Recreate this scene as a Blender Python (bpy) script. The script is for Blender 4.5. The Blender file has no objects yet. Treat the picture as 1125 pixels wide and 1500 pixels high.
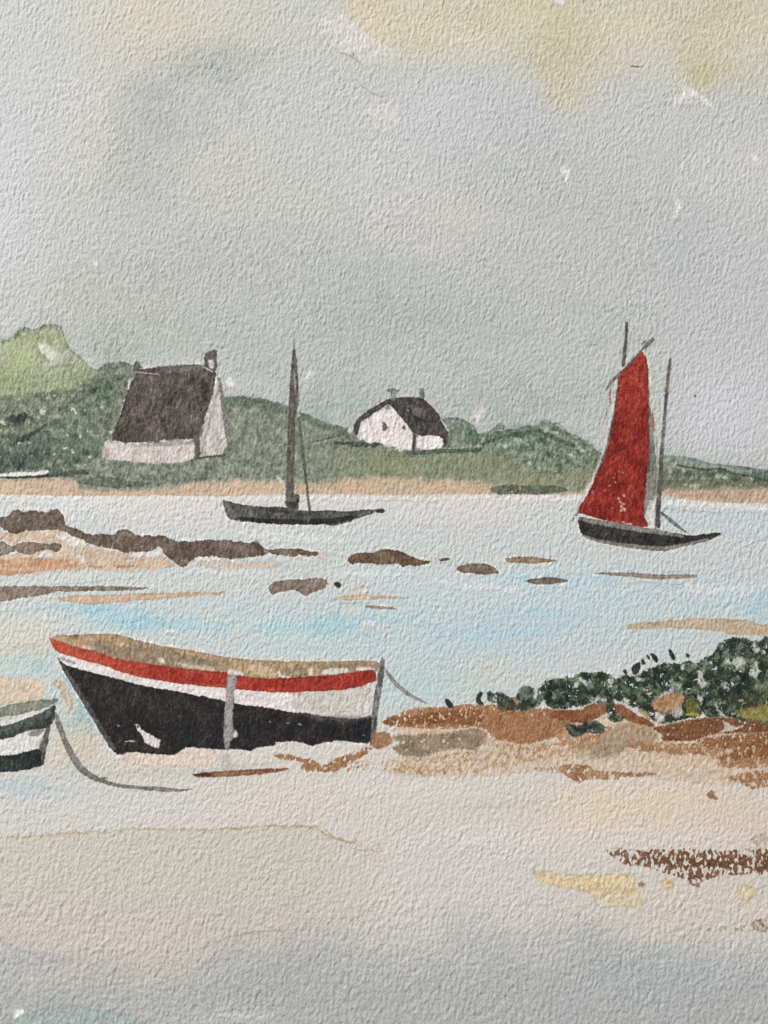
import bpy, math
import numpy as np
from mathutils import Vector, Matrix

# ---------------------------------------------------------------- constants
W, H = 1125.0, 1500.0          # the sheet is drawn in these units (about 0.13 mm each)
STEP = 0.9
MARG = 96.0
PX = 0.00013
rs = np.random.RandomState
F = np.float32

nx = int((W + 2*MARG)/STEP) + 1
ny = int((H + 2*MARG)/STEP) + 1
gx = (-MARG + STEP*np.arange(nx)).astype(F)
gy = (-MARG + STEP*np.arange(ny)).astype(F)
X, Y = np.meshgrid(gx, gy)

# ---------------------------------------------------------------- noise
def pn(x, y, seed):
    """gradient noise, about -0.7..0.7"""
    r = rs(seed)
    perm = r.permutation(512)
    ang = r.rand(512)*2*np.pi
    gxv, gyv = np.cos(ang).astype(F), np.sin(ang).astype(F)
    xi = np.floor(x).astype(np.int32); yi = np.floor(y).astype(np.int32)
    xf = (x-xi).astype(F); yf = (y-yi).astype(F)
    u = xf*xf*xf*(xf*(xf*6-15)+10); v = yf*yf*yf*(yf*(yf*6-15)+10)
    def g(ix, iy, dx, dy):
        h = perm[(perm[ix & 511] + iy) & 511]
        return gxv[h]*dx + gyv[h]*dy
    a = g(xi, yi, xf, yf); b = g(xi+1, yi, xf-1, yf)
    c = g(xi, yi+1, xf, yf-1); d = g(xi+1, yi+1, xf-1, yf-1)
    return (a + u*(b-a)) + v*((c + u*(d-c)) - (a + u*(b-a)))

def fbm(x, y, sc, seed, octs=3, gain=0.5):
    s = 0; a = 1.0; f = 1.0/sc; tot = 0
    for k in range(octs):
        s = s + a*pn(x*f + 31.7*k, y*f - 17.3*k, seed + k)
        tot += a; a *= gain; f *= 2.03
    return s/tot

def sstep(a, b, x):
    t = np.clip((x-a)/(b-a), 0, 1)
    return t*t*(3-2*t)

# ---------------------------------------------------------------- paper tooth
wob = fbm(X, Y, 20, 8, 2); wob2 = fbm(X, Y, 16, 9, 2)
ca, sa = math.cos(0.20), math.sin(0.20)
U = (X*ca + Y*sa) + wob*3.0
V = (-X*sa + Y*ca) + wob2*5.0
h1 = pn(U/5.4, V/11.5, 11)
h2 = pn((U - .15*V)/3.7 + 9, V/7.0, 12)
h3 = pn(X/3.0 + 0.25*Y/3.0, Y/4.6, 13)
h4 = pn(X/2.3, Y/2.9, 18)
h0 = fbm(X, Y, 38, 14, 2)
rid = 1 - np.abs(pn(U/7.0 + 40, V/12.0, 15))*2.6
h5 = pn(X/5.6, Y/6.6, 19)
HT = 0.27*h1 + 0.25*h2 + 0.21*h3 + 0.12*h4 + 0.24*h5 + 0.20*h0 + 0.05*rid
near = np.clip((Y-900)/500, 0, 1)
HT = HT*(1-near) + near*1.15*(0.30*pn(U/6.8, V/13.5, 51) + 0.24*h5 + 0.27*pn((U-.15*V)/5.0, V/9.0, 52) + 0.20*h3 + 0.08*h4 + 0.22*h0)
HT = HT*(1 + 0.45*fbm(X, Y, 60, 16, 2))
HN = np.clip((0.9*h1 + 0.75*h2 + 0.35*h3)*0.62 + 0.5, 0, 1)      # 0 valley .. 1 peak
FN = pn(X/2.9, Y/3.4, 21)*0.6 + pn(X/1.9, Y/2.1, 22)*0.4         # finest speckle
WX1, WY1 = pn(X/13, Y/13, 31), pn(X/13, Y/13, 32)
WX2, WY2 = pn(X/4.6, Y/4.6, 33), pn(X/4.6, Y/4.6, 34)
WX3, WY3 = pn(X/2.7, Y/2.7, 37), pn(X/2.7, Y/2.7, 38)
BIGX, BIGY = fbm(X, Y, 90, 35, 3), fbm(X, Y, 90, 36, 3)
T8, T20, T60 = fbm(X, Y, 9, 41, 3), fbm(X, Y, 24, 42, 3), fbm(X, Y, 70, 43, 3)
TV = fbm(X, Y*0.28, 13, 44, 3)         # vertical brush streaks
TH = fbm(X*0.22, Y, 10, 45, 3)         # horizontal streaks
HP = np.clip(HN + 0.5*T8 + 0.25*FN, 0, 1)   # height felt by a dry brush
# ragged fleck pattern used in mottled foliage
FLK = fbm(X, Y, 11, 47, 4, 0.65)

# ---------------------------------------------------------------- pigment buffers
C = np.empty((ny, nx, 3), F)
L = np.zeros((ny, nx), np.int16)

THINGS, PARTS = {}, [('paper', None, None, None)]
def thing(key, name, label=None, cat=None, group=None, kind=None):
    THINGS[key] = dict(name=name, label=label, cat=cat, group=group, kind=kind)
    return key
def part(tkey, name=None, parent=None, label=None):
    PARTS.append((tkey, name, parent, label)); return len(PARTS)-1
def single(name, label, cat, group=None, kind=None):
    key = '%s/%d' % (name, len(PARTS))
    thing(key, name, label, cat, group, kind)
    return part(key)
thing('paper', 'watercolour_paper', None, None, None, 'structure')
PAPER = 0

def chaikin(p, n=1, closed=True):
    p = np.asarray(p, float)
    for _ in range(n):
        q = np.roll(p, -1, 0) if closed else p[1:]
        b = p if closed else p[:-1]
        m = np.empty((2*len(b), p.shape[1]))
        m[0::2] = .75*b + .25*q; m[1::2] = .25*b + .75*q
        if not closed: m = np.vstack([p[:1], m, p[-1:]])
        p = m
    return p

def window(x0, y0, x1, y1, pad):
    i0 = max(int((x0-pad+MARG)/STEP), 0); i1 = min(int((x1+pad+MARG)/STEP)+2, nx)
    j0 = max(int((y0-pad+MARG)/STEP), 0); j1 = min(int((y1+pad+MARG)/STEP)+2, ny)
    return (slice(j0, j1), slice(i0, i1))

def warped(s, rag):
    return (X[s] + rag*(1.7*WX1[s] + 1.8*WX2[s]) + 1.1*WX3[s], Y[s] + rag*(1.7*WY1[s] + 1.8*WY2[s]) + 1.1*WY3[s])

def poly(pts, rag=1.0, smooth=1, pad=14):
    p = chaikin(pts, smooth) if smooth else np.asarray(pts, float)
    s = window(p[:, 0].min(), p[:, 1].min(), p[:, 0].max(), p[:, 1].max(), pad)
    x, y = warped(s, rag)
    d = np.full(x.shape, 1e9, F); ins = np.zeros(x.shape, bool)
    q = np.roll(p, -1, 0)
    for (ax, ay), (bx, by) in zip(p, q):
        ex, ey = bx-ax, by-ay
        l2 = ex*ex+ey*ey
        if l2 < 1e-9: continue
        t = np.clip(((x-ax)*ex+(y-ay)*ey)/l2, 0, 1)
        d = np.minimum(d, (x-ax-t*ex)**2+(y-ay-t*ey)**2)
        if ay != by:
            c = ((ay > y) != (by > y)) & (x < (bx-ax)*(y-ay)/(by-ay)+ax)
            ins ^= c
    d = np.sqrt(d)
    return s, np.where(ins, -d, d).astype(F)

def line(pts, rag=0.6, smooth=2, pad=10):
    """pts: (x, y, half width)"""
    p = chaikin(pts, smooth, False)
    r = p[:, 2].max()
    s = window(p[:, 0].min()-r, p[:, 1].min()-r, p[:, 0].max()+r, p[:, 1].max()+r, pad)
    x, y = warped(s, rag)
    d = np.full(x.shape, 1e9, F)
    for (ax, ay, ar), (bx, by, br) in zip(p[:-1], p[1:]):
        ex, ey = bx-ax, by-ay
        l2 = ex*ex+ey*ey+1e-9
        t = np.clip(((x-ax)*ex+(y-ay)*ey)/l2, 0, 1)
        d = np.minimum(d, np.sqrt((x-ax-t*ex)**2+(y-ay-t*ey)**2) - (ar+t*(br-ar)))
    return s, d.astype(F)

def ell(cx, cy, rx, ry, rag=0.8, pad=10):
    a = np.linspace(0, 2*np.pi, 18, endpoint=False)
    return poly(np.c_[cx+rx*np.cos(a), cy+ry*np.sin(a)], rag, 0, pad)

def paint(sd, col, a=1.0, col2=None, tone='8', tk=1.4, tb=0.5, edge=0.12, ew=2.0, soft=0.8,
          dry=0.0, dk=0.10, gran=0.10, speck=0.0, speckcol=(205, 198, 190), lab=None, fade=None, labthr=0.5):
    s, d = sd
    m = np.clip(0.5 - d/(2*soft), 0, 1)
    m = m*m*(3-2*m) if soft > 3 else m
    if dry > 0:
        thr = dry + 0.25*np.exp(-np.maximum(-d, 0)/4.0)*dry
        m = m*sstep(thr-dk, thr+dk, HP[s])
    if fade is not None: m = m*fade(X[s], Y[s])
    base = np.array(col, F)[None, None, :]
    if col2 is not None:
        N = {'8': T8, '20': T20, '60': T60, 'v': TV, 'h': TH, 'f': FLK}[tone][s]
        t = np.clip(tb + 1.5*tk*N, 0, 1)[..., None]
        base = base*(1-t) + np.array(col2, F)[None, None, :]*t
    k = np.ones(d.shape, F)
    if edge: k = k*(1 - edge*np.exp(-(d/ew)**2))
    if gran: k = k*(1 + gran*((HN[s]-0.5)*1.6 + 0.5*FN[s]))
    base = base*k[..., None]
    if speck > 0:
        f = sstep(1-speck-0.08, 1-speck+0.10, HP[s]*0.55 + 0.45*np.clip(0.5+FN[s], 0, 1))[..., None]
        base = base*(1-0.75*f) + np.array(speckcol, F)*0.75*f
    ma = (m*a)[..., None]
    C[s] = C[s]*(1-ma) + base*ma
    if lab is not None:
        Ls = L[s]; Ls[(m*a) > labthr*min(a, 1)] = lab if not isinstance(lab, str) else 0

def wash(cx, cy, rx, ry, col, a=0.6, p=2.0, w=26, tex=0.25):
    s = window(cx-2.2*rx, cy-2.2*ry, cx+2.2*rx, cy+2.2*ry, 10)
    x = X[s] + w*BIGX[s]*2 + 5*WX1[s]; y = Y[s] + w*0.6*BIGY[s]*2 + 3*WY1[s]
    q = np.sqrt(((x-cx)/rx)**2 + ((y-cy)/ry)**2)
    m = np.exp(-q**p)*a*(1 + tex*T20[s]*2 + tex*0.9*(0.5-HN[s]))
    m = np.clip(m, 0, 1)[..., None]
    C[s] = C[s]*(1-m) + np.array(col, F)*m

def halo(pts, w=3.0, a=.8, seed=0, smooth=1):
    """bare paper the brush skipped round a shape"""
    s, d = poly(pts, 1.6, smooth)
    paint((s, d-w), (214, 210, 204), a, soft=1.3, edge=0, fade=lambda x, y: sstep(-.02, .10, fbm(x, y, 19, 90+seed, 3)))

def interp(pts):
    p = np.array(pts, float)
    return lambda x: np.interp(x, p[:, 0], p[:, 1]).astype(F)

AMB, POWER, RELIEF, GAIN = 0.43, 42.5, 2.1, (0.872, 0.866, 0.882)
SAT = 0.96
# ================================================================ THE PAINTING
PW = (214, 208, 202)                   # bare paper
C[:] = np.array(PW, F)

# ---------------------------------------------------------------- setting films
SKY = single('sky', 'pale grey sky wash with an ochre cloud at the upper right', 'sky', kind='structure')
HILL = single('hills', 'low green headland along the far shore', 'hills', kind='structure')
SHORE = single('far_shore', 'tan sand strip below the green headland', 'shore', kind='structure')
SEA = single('water', 'pale blue grey water between far shore and beach', 'water', kind='structure')
BEACH = single('beach', 'pinkish beige wet beach in the foreground', 'beach', kind='structure')

# sky
L[:] = SKY
C[:] = np.array((180, 182, 177), F)
for a in [
    (60, 60, 240, 160, (184, 185, 182), .6), (0, 330, 60, 190, (192, 193, 199), .7), (230, 30, 95, 75, (192, 184, 164), .8),
    (330, 40, 130, 60, (188, 182, 168), .5), (175, 150, 70, 90, (189, 183, 176), .55), (320, 92, 60, 26, (168, 172, 166), .6),
    (215, 160, 55, 60, (169, 171, 167), .6), (180, 260, 90, 60, (176, 176, 171), .5), (420, 300, 150, 90, (184, 181, 175), .45),
    (380, 420, 300, 70, (176, 178, 172), .6), (60, 440, 150, 60, (180, 180, 173), .6), (680, 320, 46, 26, (192, 184, 178), .7),
    (740, 180, 130, 60, (178, 180, 182), .6), (930, 190, 90, 60, (184, 182, 182), .6), (600, 200, 90, 60, (182, 184, 184), .5),
    (560, 420, 120, 90, (170, 174, 168), .6), (820, 430, 180, 80, (177, 179, 175), .5), (1060, 420, 110, 160, (182, 183, 184), .6),
    (1070, 600, 90, 70, (192, 192, 197), .9), (720, 560, 90, 60, (170, 175, 171), .6), (500, 560, 70, 60, (166, 173, 167), .7),
    (200, 500, 120, 26, (172, 175, 168), .5), (1110, 240, 60, 60, (194, 191, 186), .5), (820, 560, 60, 60, (176, 179, 175), .5),
    (1000, 60, 200, 60, (192, 189, 179), .4),
    (310, 95, 60, 34, (160, 165, 159), .6), (235, 165, 60, 50, (161, 165, 160), .55), (200, 250, 60, 60, (168, 169, 164), .5), (330, 240, 50, 60, (184, 180, 172), .5), (90, 300, 70, 90, (184, 184, 178), .5),
    (300, 380, 120, 60, (168, 171, 165), .5), (600, 470, 200, 60, (165, 170, 165), .7), (240, 480, 140, 40, (166, 171, 163), .6), (700, 380, 120, 60, (176, 178, 174), .5), (850, 300, 100, 80, (174, 176, 173), .5),
    (480, 200, 60, 100, (182, 182, 178), .5), (640, 150, 80, 50, (184, 186, 187), .6), (1000, 380, 60, 90, (175, 178, 177), .6), (760, 590, 140, 36, (164, 170, 165), .7), (480, 590, 80, 30, (158, 167, 160), .7), (380, 530, 60, 40, (166, 171, 165), .6), (150, 500, 30, 26, (158, 166, 154), .6)]:
    wash(*a)
for (x_, y_, rx_, ry_, c_) in [(300, 150, 70, 50, (172, 174, 168)), (420, 380, 80, 50, (172, 175, 170)), (760, 250, 90, 60, (174, 177, 175)), (620, 330, 90, 50, (190, 185, 180)), (960, 350, 70, 60, (175, 178, 176)), (110, 190, 60, 80, (190, 188, 183)), (180, 420, 90, 50, (170, 172, 166)), (560, 260, 70, 60, (187, 187, 183)), (900, 480, 70, 40, (172, 176, 172)), (1050, 250, 60, 50, (190, 188, 185))]:
    paint(ell(x_, y_, rx_, ry_, 7, 40), c_, .38, None, soft=9, edge=.02, ew=3)
# the ochre cloud, crisp where it met wet paper
s, d = poly([(505, -100), (512, 10), (517, 34), (545, 54), (572, 66), (620, 78), (690, 92), (740, 88), (776, 98), (792, 130), (812, 152),
             (838, 158), (852, 140), (872, 124), (900, 112), (922, 94), (950, 92), (980, 92), (1000, 112), (1022, 130), (1040, 122), (1080, 124), (1150, 116), (1240, 110), (1240, -100)], 2.6)
paint((s, d), (189, 184, 164), .8, (184, 176, 150), '60', 1.2, .4, edge=0, soft=26, gran=.08)
for a in [(535, 30, 40, 50, (199, 184, 158), .7), (620, 40, 60, 46, (194, 188, 160), .6), (826, 55, 44, 60, (182, 175, 142), .6), (836, 130, 40, 34, (190, 182, 156), .45), (1030, 100, 26, 30, (180, 172, 130), .65),
          (760, 20, 60, 30, (192, 186, 154), .6), (920, 40, 60, 30, (197, 190, 162), .6), (1090, 40, 70, 40, (194, 188, 164), .7), (1060, 20, 50, 20, (186, 178, 146), .5), (700, 60, 40, 30, (197, 191, 170), .5), (930, 90, 50, 18, (194, 187, 174), .6)]:
    wash(*a, w=14)
for p in [[(466, 40), (470, 26), (486, 21), (512, 24), (528, 38), (542, 55), (566, 66), (596, 84), (570, 86), (548, 84), (540, 96), (520, 86), (500, 78), (484, 66)],
          [(532, 160), (548, 152), (575, 148), (592, 158), (588, 178), (570, 194), (552, 196), (540, 180)]]:
    paint(poly(p, 1.4, 1), (198, 194, 190), .8, (190, 187, 182), '20', edge=.06, ew=1.5, soft=1.5)
paint(poly([(690, 206), (708, 200), (732, 206), (728, 222), (716, 234), (700, 226)], 2.2), (190, 187, 186), .6, soft=3)
paint(line([(494, 76, .8), (512, 82, 1.2), (530, 96, .7)], 1.5), (150, 154, 148), .5)
paint(line([(520, 118, .6), (536, 132, .8), (560, 144, .6)], 1.2), (150, 150, 140), .6)
for p in [[(818, 244), (826, 242), (832, 250), (838, 246), (833, 262), (829, 276), (826, 262)],
          [(986, 290), (996, 292), (1000, 300), (994, 312), (984, 322), (988, 306)],
          [(134, 380), (145, 384), (148, 391), (138, 390)], [(1000, 122), (1012, 130), (1040, 148), (1052, 164), (1038, 160), (1020, 142), (1000, 148), (984, 160), (980, 150), (996, 140)],
          [(1096, 226), (1112, 230), (1118, 240), (1102, 238)], [(806, 0), (830, -2), (828, 8), (812, 6)]]:
    paint(poly(p, 1.5), (206, 203, 199), .85, edge=.05)
paint(line([(978, 156, .5), (986, 148, .6)], .5), (150, 142, 110), .5)
paint(line([(924, 98, .7), (932, 99, .9), (940, 99, .5)], .2), (96, 92, 80), .8)
paint(line([(865, 505, .5), (874, 506, .5)], .2), (120, 118, 112), .6)
paint(ell(1017, 580.5, 1.7, 1.5, .2), (40, 40, 38), .9)
paint(ell(518, 81, 1.5, 2.5, .6), (120, 122, 110), .6)

# sea: everything below the far shore
seatop = interp([(-200, 722), (0, 724), (90, 727), (200, 726), (330, 727), (420, 724), (520, 725), (680, 724), (850, 725), (905, 727), (968, 727), (1019, 733), (1060, 736), (1125, 738), (1300, 738)])
ty = seatop(X) + 1.2*WX1 + 1.4*WX2 + 2*T8
m = sstep(-.6, .6, Y-ty)[..., None]
C[:] = C*(1-m) + np.array((188, 193, 189), F)*m
L[m[..., 0] > .5] = SEA
for a in [
    # pinkish light bands and blue grey runs
    (180, 742, 240, 18, (206, 199, 193), .8), (600, 745, 200, 22, (201, 197, 194), .7), (100, 735, 60, 14, (196, 203, 203), .6), (700, 745, 60, 26, (206, 196, 190), .5),
    (1040, 762, 70, 14, (178, 192, 196), .7), (1060, 770, 120, 18, (186, 194, 196), .5), (400, 780, 160, 20, (190, 194, 192), .5), (260, 755, 110, 30, (200, 196, 191), .6),
    (700, 780, 140, 24, (190, 191, 190), .6), (1050, 830, 120, 30, (189, 191, 191), .6), (330, 838, 120, 14, (186, 196, 198), .6), (120, 850, 160, 14, (196, 196, 190), .6),
    (430, 845, 130, 12, (192, 188, 180), .5), (560, 838, 60, 14, (182, 196, 200), .6), (860, 850, 180, 20, (180, 194, 198), .7), (720, 876, 160, 20, (190, 193, 191), .5),
    (620, 872, 50, 20, (184, 198, 203), .5),
    # turquoise run behind the boat
    (150, 898, 70, 11, (162, 191, 195), .75), (210, 912, 60, 14, (156, 190, 196), .7), (300, 915, 60, 12, (170, 195, 197), .6), (500, 915, 55, 18, (156, 191, 197), .75),
    (420, 918, 60, 14, (166, 199, 202), .7), (570, 905, 50, 14, (168, 199, 201), .6), (700, 925, 90, 24, (170, 194, 197), .75), (760, 905, 70, 20, (172, 194, 196), .6),
    (850, 905, 90, 20, (176, 195, 196), .6), (790, 860, 60, 24, (176, 199, 201), .6), (880, 880, 90, 20, (176, 199, 202), .6), (1112, 884, 26, 26, (160, 188, 194), .85),
    (1060, 880, 60, 18, (178, 198, 200), .6), (980, 940, 120, 14, (186, 193, 194), .6), (90, 920, 60, 16, (186, 195, 192), .6), (30, 905, 60, 12, (196, 194, 184), .5),
    (50, 975, 40, 14, (162, 191, 191), .7), (20, 950, 50, 16, (190, 186, 174), .6), (800, 975, 120, 26, (190, 194, 192), .6), (640, 985, 80, 40, (176, 193, 194), .8), (450, 945, 200, 14, (180, 193, 196), .6), (700, 940, 200, 30, (176, 192, 197), .6), (350, 890, 260, 24, (180, 193, 196), .5), (900, 890, 240, 40, (180, 193, 197), .5),
    (600, 1000, 40, 26, (174, 196, 195), .6), (700, 985, 60, 18, (196, 190, 178), .5), (905, 955, 70, 30, (188, 193, 193), .5), (585, 965, 30, 26, (184, 194, 192), .6)]:
    wash(*a, w=12, tex=1.0)
for p_ in [[(20, 893, 2), (100, 890, 6), (180, 896, 8), (260, 912, 7), (330, 918, 4)], [(110, 905, 2), (190, 912, 6), (260, 922, 6), (320, 926, 3)], [(440, 905, 3), (500, 912, 8), (560, 908, 6), (620, 900, 2)], [(380, 920, 2), (450, 916, 5), (520, 926, 6)], [(640, 930, 3), (700, 934, 7), (770, 926, 7), (840, 915, 3)], [(760, 850, 3), (820, 846, 6), (900, 852, 4)], [(720, 900, 3), (780, 896, 7), (850, 902, 3)]]:
    paint(line(p_, 3), (146, 187, 200), .62, (176, 198, 203), '8', soft=2.5, edge=.04, dry=.34, dk=.22)
for p_ in [[(480, 838, 2), (540, 842, 5), (600, 840, 2)], [(290, 834, 2), (340, 838, 4), (400, 842, 2)], [(820, 990, 3), (880, 985, 6), (940, 970, 3)], [(340, 780, 3), (420, 786, 6), (500, 790, 3)], [(1000, 860, 3), (1060, 868, 8), (1120, 860, 4)], [(640, 850, 3), (700, 858, 6), (760, 866, 3)]]:
    paint(line(p_, 3), (206, 206, 203), .7, soft=3.5, edge=0, dry=.32, dk=.25)
# white line under the far shore
s, d = line([(-100, 727, 2), (90, 729, 2.2), (330, 730, 2.5), (420, 729, 2), (560, 730, 2.5), (740, 729, 3.4), (850, 730, 3.6), (960, 733, 4), (1040, 741, 4.6), (1125, 744, 4), (1240, 745, 4)], 1.2)
paint((s, d), (212, 206, 200), .8, soft=1.8, edge=0)
for k, (x, y, r) in enumerate([(1078, 752, 5), (1000, 748, 4), (360, 736, 4), (700, 734, 3)]):
    paint(ell(x, y, r*1.5, r*.9, 1.2), (208, 204, 200), .7)
for p in [[(962, 744, .5), (1000, 748, .7), (1060, 752, .7), (1125, 751, .5)], [(540, 735, .4), (580, 733, .7), (640, 736, .4)], [(0, 861, .4), (100, 856, .6), (210, 846, .4)]]:
    paint(line(p, 1.2), (164, 178, 182), .6)
for x, y, r in [(540, 914, 9), (556, 921, 6), (524, 924, 5), (572, 918, 4), (446, 902, 5), (250, 925, 6), (64, 905, 8)]:
    paint(ell(x, y, r*1.2, r*.8, 1.6), (205, 203, 200), .75, soft=1.6)
for x, y, r in [(135, 892, 8), (172, 905, 7), (205, 914, 9), (236, 909, 5), (470, 922, 7), (492, 905, 6)]:
    paint(ell(x, y, r*1.5, r*.9, 1.8), (146, 190, 205), .45, soft=2)

# beach: the lower part of the sheet
btop = interp([(-200, 1120), (0, 1120), (60, 1104), (130, 1062), (180, 1085), (520, 1085), (556, 1050), (620, 1034), (700, 1030), (800, 1015), (1000, 1000), (1125, 985), (1300, 985)])
m = sstep(-9, 9, Y - btop(X) - 5*WX1 - 8*T20)
C[:] = C*(1-m[..., None]) + np.array((199, 193, 185), F)*m[..., None]
L[m > .5] = BEACH
for a in [
    (40, 1170, 120, 40, (190, 192, 188), .8), (250, 1180, 160, 26, (196, 194, 189), .7), (420, 1175, 120, 26, (203, 192, 182), .6), (110, 1080, 36, 50, (196, 190, 172), .7),
    (120, 1040, 14, 22, (170, 186, 186), .7), (200, 1128, 90, 14, (203, 190, 176), .7), (230, 1138, 110, 6, (188, 192, 182), .6), (420, 1100, 130, 10, (204, 196, 188), .7), (30, 1150, 60, 10, (176, 188, 190), .6),
    (600, 1150, 140, 20, (204, 198, 192), .6), (600, 1200, 160, 24, (198, 192, 184), .5), (760, 1178, 70, 10, (186, 186, 174), .8), (740, 1220, 120, 20, (204, 198, 196), .5),
    (560, 1130, 80, 12, (196, 194, 188), .5), (880, 1190, 100, 40, (211, 195, 171), .8), (1000, 1180, 120, 34, (208, 192, 168), .85), (1090, 1200, 60, 30, (204, 188, 166), .8),
    (960, 1118, 70, 18, (203, 184, 160), .7), (1020, 1220, 80, 14, (206, 194, 178), .6), (860, 1240, 160, 22, (205, 198, 191), .5), (650, 1280, 200, 40, (198, 192, 187), .7),
    (820, 1360, 240, 40, (190, 186, 181), .6), (1000, 1330, 120, 40, (200, 190, 174), .7), (1110, 1300, 50, 40, (198, 188, 174), .6)]:
    wash(*a, w=12, tex=.5)
# tide line wash
tide = interp([(-200, 1234), (0, 1227), (50, 1224), (100, 1220), (199, 1213), (309, 1214), (398, 1209), (463, 1210), (478, 1222), (518, 1234), (543, 1244), (600, 1262), (700, 1290), (1300, 1330)])
tl = tide(X) + 1.6*WX2 + 1.6*WX1 + 6*T8
right = 1 - sstep(420, 620, X)
m = (sstep(-.8, .8, Y-tl)*right)[..., None]
bot = sstep(0, 1, (Y-1215)/170)[..., None]
tone = np.array((190, 185, 170), F)*(1-bot) + np.array((189, 181, 171), F)*bot
C[:] = C*(1-m*.85) + tone*m*.85
lm = np.exp(-((Y-tl-.6)/1.5)**2)*(1 - sstep(470, 560, X))*np.clip(.62+1.1*T20, 0, 1)
C[:] = C*(1-lm[..., None]*.9) + np.array((166, 146, 100), F)*lm[..., None]*.9
for p in [[(476, 1214, .8), (486, 1224, 1), (500, 1230, .8), (517, 1236, 1.1), (524, 1229, 1), (531, 1237, .7)], [(545, 1233, .7), (556, 1236, 1), (560, 1252, .6)], [(517, 1243, .7), (552, 1247, .9)]]:
    paint(line(p, 1.4), (190, 168, 130), .7)
# cool grey water at the near edge
m = sstep(-60, 80, Y - interp([(-200, 1408), (0, 1400), (260, 1425), (350, 1385), (448, 1380), (700, 1370), (900, 1378), (1125, 1400), (1300, 1400)])(X) - 90*BIGY)
C[:] = C*(1-m[..., None]*.9) + np.array((166, 169, 166), F)*m[..., None]*.9
for a in [(150, 1372, 140, 22, (193, 184, 178), .6), (40, 1420, 90, 16, (168, 171, 170), .6), (110, 1425, 60, 14, (186, 178, 172), .6), (420, 1440, 150, 30, (168, 171, 168), .6), (600, 1420, 200, 40, (174, 174, 171), .5),
          (1000, 1440, 140, 40, (167, 173, 175), .7), (1080, 1470, 120, 30, (172, 171, 168), .6), (330, 1490, 100, 14, (186, 184, 180), .5), (800, 1480, 200, 30, (172, 173, 171), .5), (980, 1400, 70, 14, (170, 174, 176), .5)]:
    wash(*a, w=18)
paint(line([(228, 1412, .3), (260, 1404, .8), (300, 1388, .6), (346, 1368, .7), (400, 1362, .8), (452, 1362, .5)], 1.5), (150, 150, 146), .5)
paint(poly([(60, 1476), (110, 1470), (140, 1478), (190, 1484), (220, 1506), (180, 1560), (20, 1560), (0, 1500)], 2), (146, 168, 167), .6, (164, 172, 170), '20', soft=5)
paint(poly([(-40, 1380), (10, 1376), (30, 1392), (90, 1396), (110, 1404), (60, 1412), (-60, 1412)], 2), (170, 173, 172), .5, soft=3)
paint(poly([(20, 1485), (25, 1478), (35, 1477), (36, 1482), (28, 1489), (19, 1491)], .6, 0), (240, 240, 236), .95, lab='paper')
paint(poly([(40, 1434), (45, 1428), (51, 1430), (50, 1436), (43, 1438)], .6), (212, 208, 202), .8)
paint(poly([(305, 1482), (340, 1478), (380, 1480), (420, 1488), (380, 1494), (320, 1492)], 1.6), (190, 187, 182), .5, soft=3)

# ---------------------------------------------------------------- far shore and headland
hilltop = interp([(-200, 500), (0, 497), (20, 500), (25, 487), (35, 481), (51, 484), (64, 478), (86, 477), (93, 483), (97, 502), (108, 516), (125, 530), (142, 541), (159, 532), (176, 529),
                  (194, 533), (250, 545), (326, 582), (345, 580), (368, 581), (401, 587), (418, 593), (445, 606), (476, 619), (509, 627), (560, 632), (640, 622), (649, 614), (670, 612), (686, 618), (693, 624), (700, 636), (712, 637),
                  (728, 632), (751, 628), (779, 623), (799, 618), (812, 619), (825, 632), (843, 641), (860, 648), (872, 660), (884, 664), (960, 668), (988, 669), (1014, 671), (1026, 676), (1048, 680), (1085, 683), (1125, 689), (1300, 700)])
ht = hilltop(X) + 1.5*WX2 + 1.2*WX1 + 7*FLK*(X < 900)
hillbot = interp([(-200, 702), (0, 700), (76, 699), (110, 702), (120, 716), (200, 718), (300, 706), (345, 702), (420, 706), (470, 708), (505, 700), (560, 698), (700, 706), (800, 720), (850, 722), (969, 718), (1040, 716), (1125, 715), (1300, 715)])
hb = hillbot(X) + 2*WX1 + 2*WX2 + 7*T20
inh = sstep(-.7, .7, Y-ht)*(1 - sstep(-.8, .8, Y-ty))
# tan sand first
tanc = np.array((190, 166, 142), F) + (TV[..., None])*np.array((26, 22, 18), F)
tanc = tanc*(1+.10*(HN[..., None]-.5))
m = (inh*sstep(-8, 4, Y-hb))[..., None]
C[:] = C*(1-m) + tanc*m
L[(inh > .5)] = SHORE
for a in [(140, 712, 26, 10, (194, 160, 132), .5), (20, 712, 60, 12, (196, 172, 148), .5), (620, 716, 120, 10, (190, 164, 142), .5), (560, 708, 80, 7, (176, 165, 132), .5), (230, 716, 60, 5, (178, 162, 140), .5), (1060, 726, 60, 6, (168, 140, 114), .6), (370, 716, 60, 8, (196, 172, 144), .6)]:
    wash(*a, w=6)
# greens
bl = np.exp(-np.maximum(ht-Y, 0)/(5+9*np.clip(.5+1.5*T60, 0, 1)))*(Y < ht+2)*np.clip(.35+1.2*T20, 0, .8)*.7
C[:] = C*(1-bl[..., None]) + np.array((140, 156, 144), F)*bl[..., None]
inh = np.minimum(inh, sstep(-.7, 1.2+7*np.clip(T60+.5*T20, 0, 1), Y-ht))
gm = inh*(1 - sstep(-5, 6, Y-hb))
green = np.empty_like(C)
t = np.clip(.5 + 1.7*FLK + 1.1*T20 + .6*TV, 0, 1)[..., None]
green[:] = np.array((94, 104, 90), F)*(1-t) + np.array((156, 160, 145), F)*t
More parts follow.
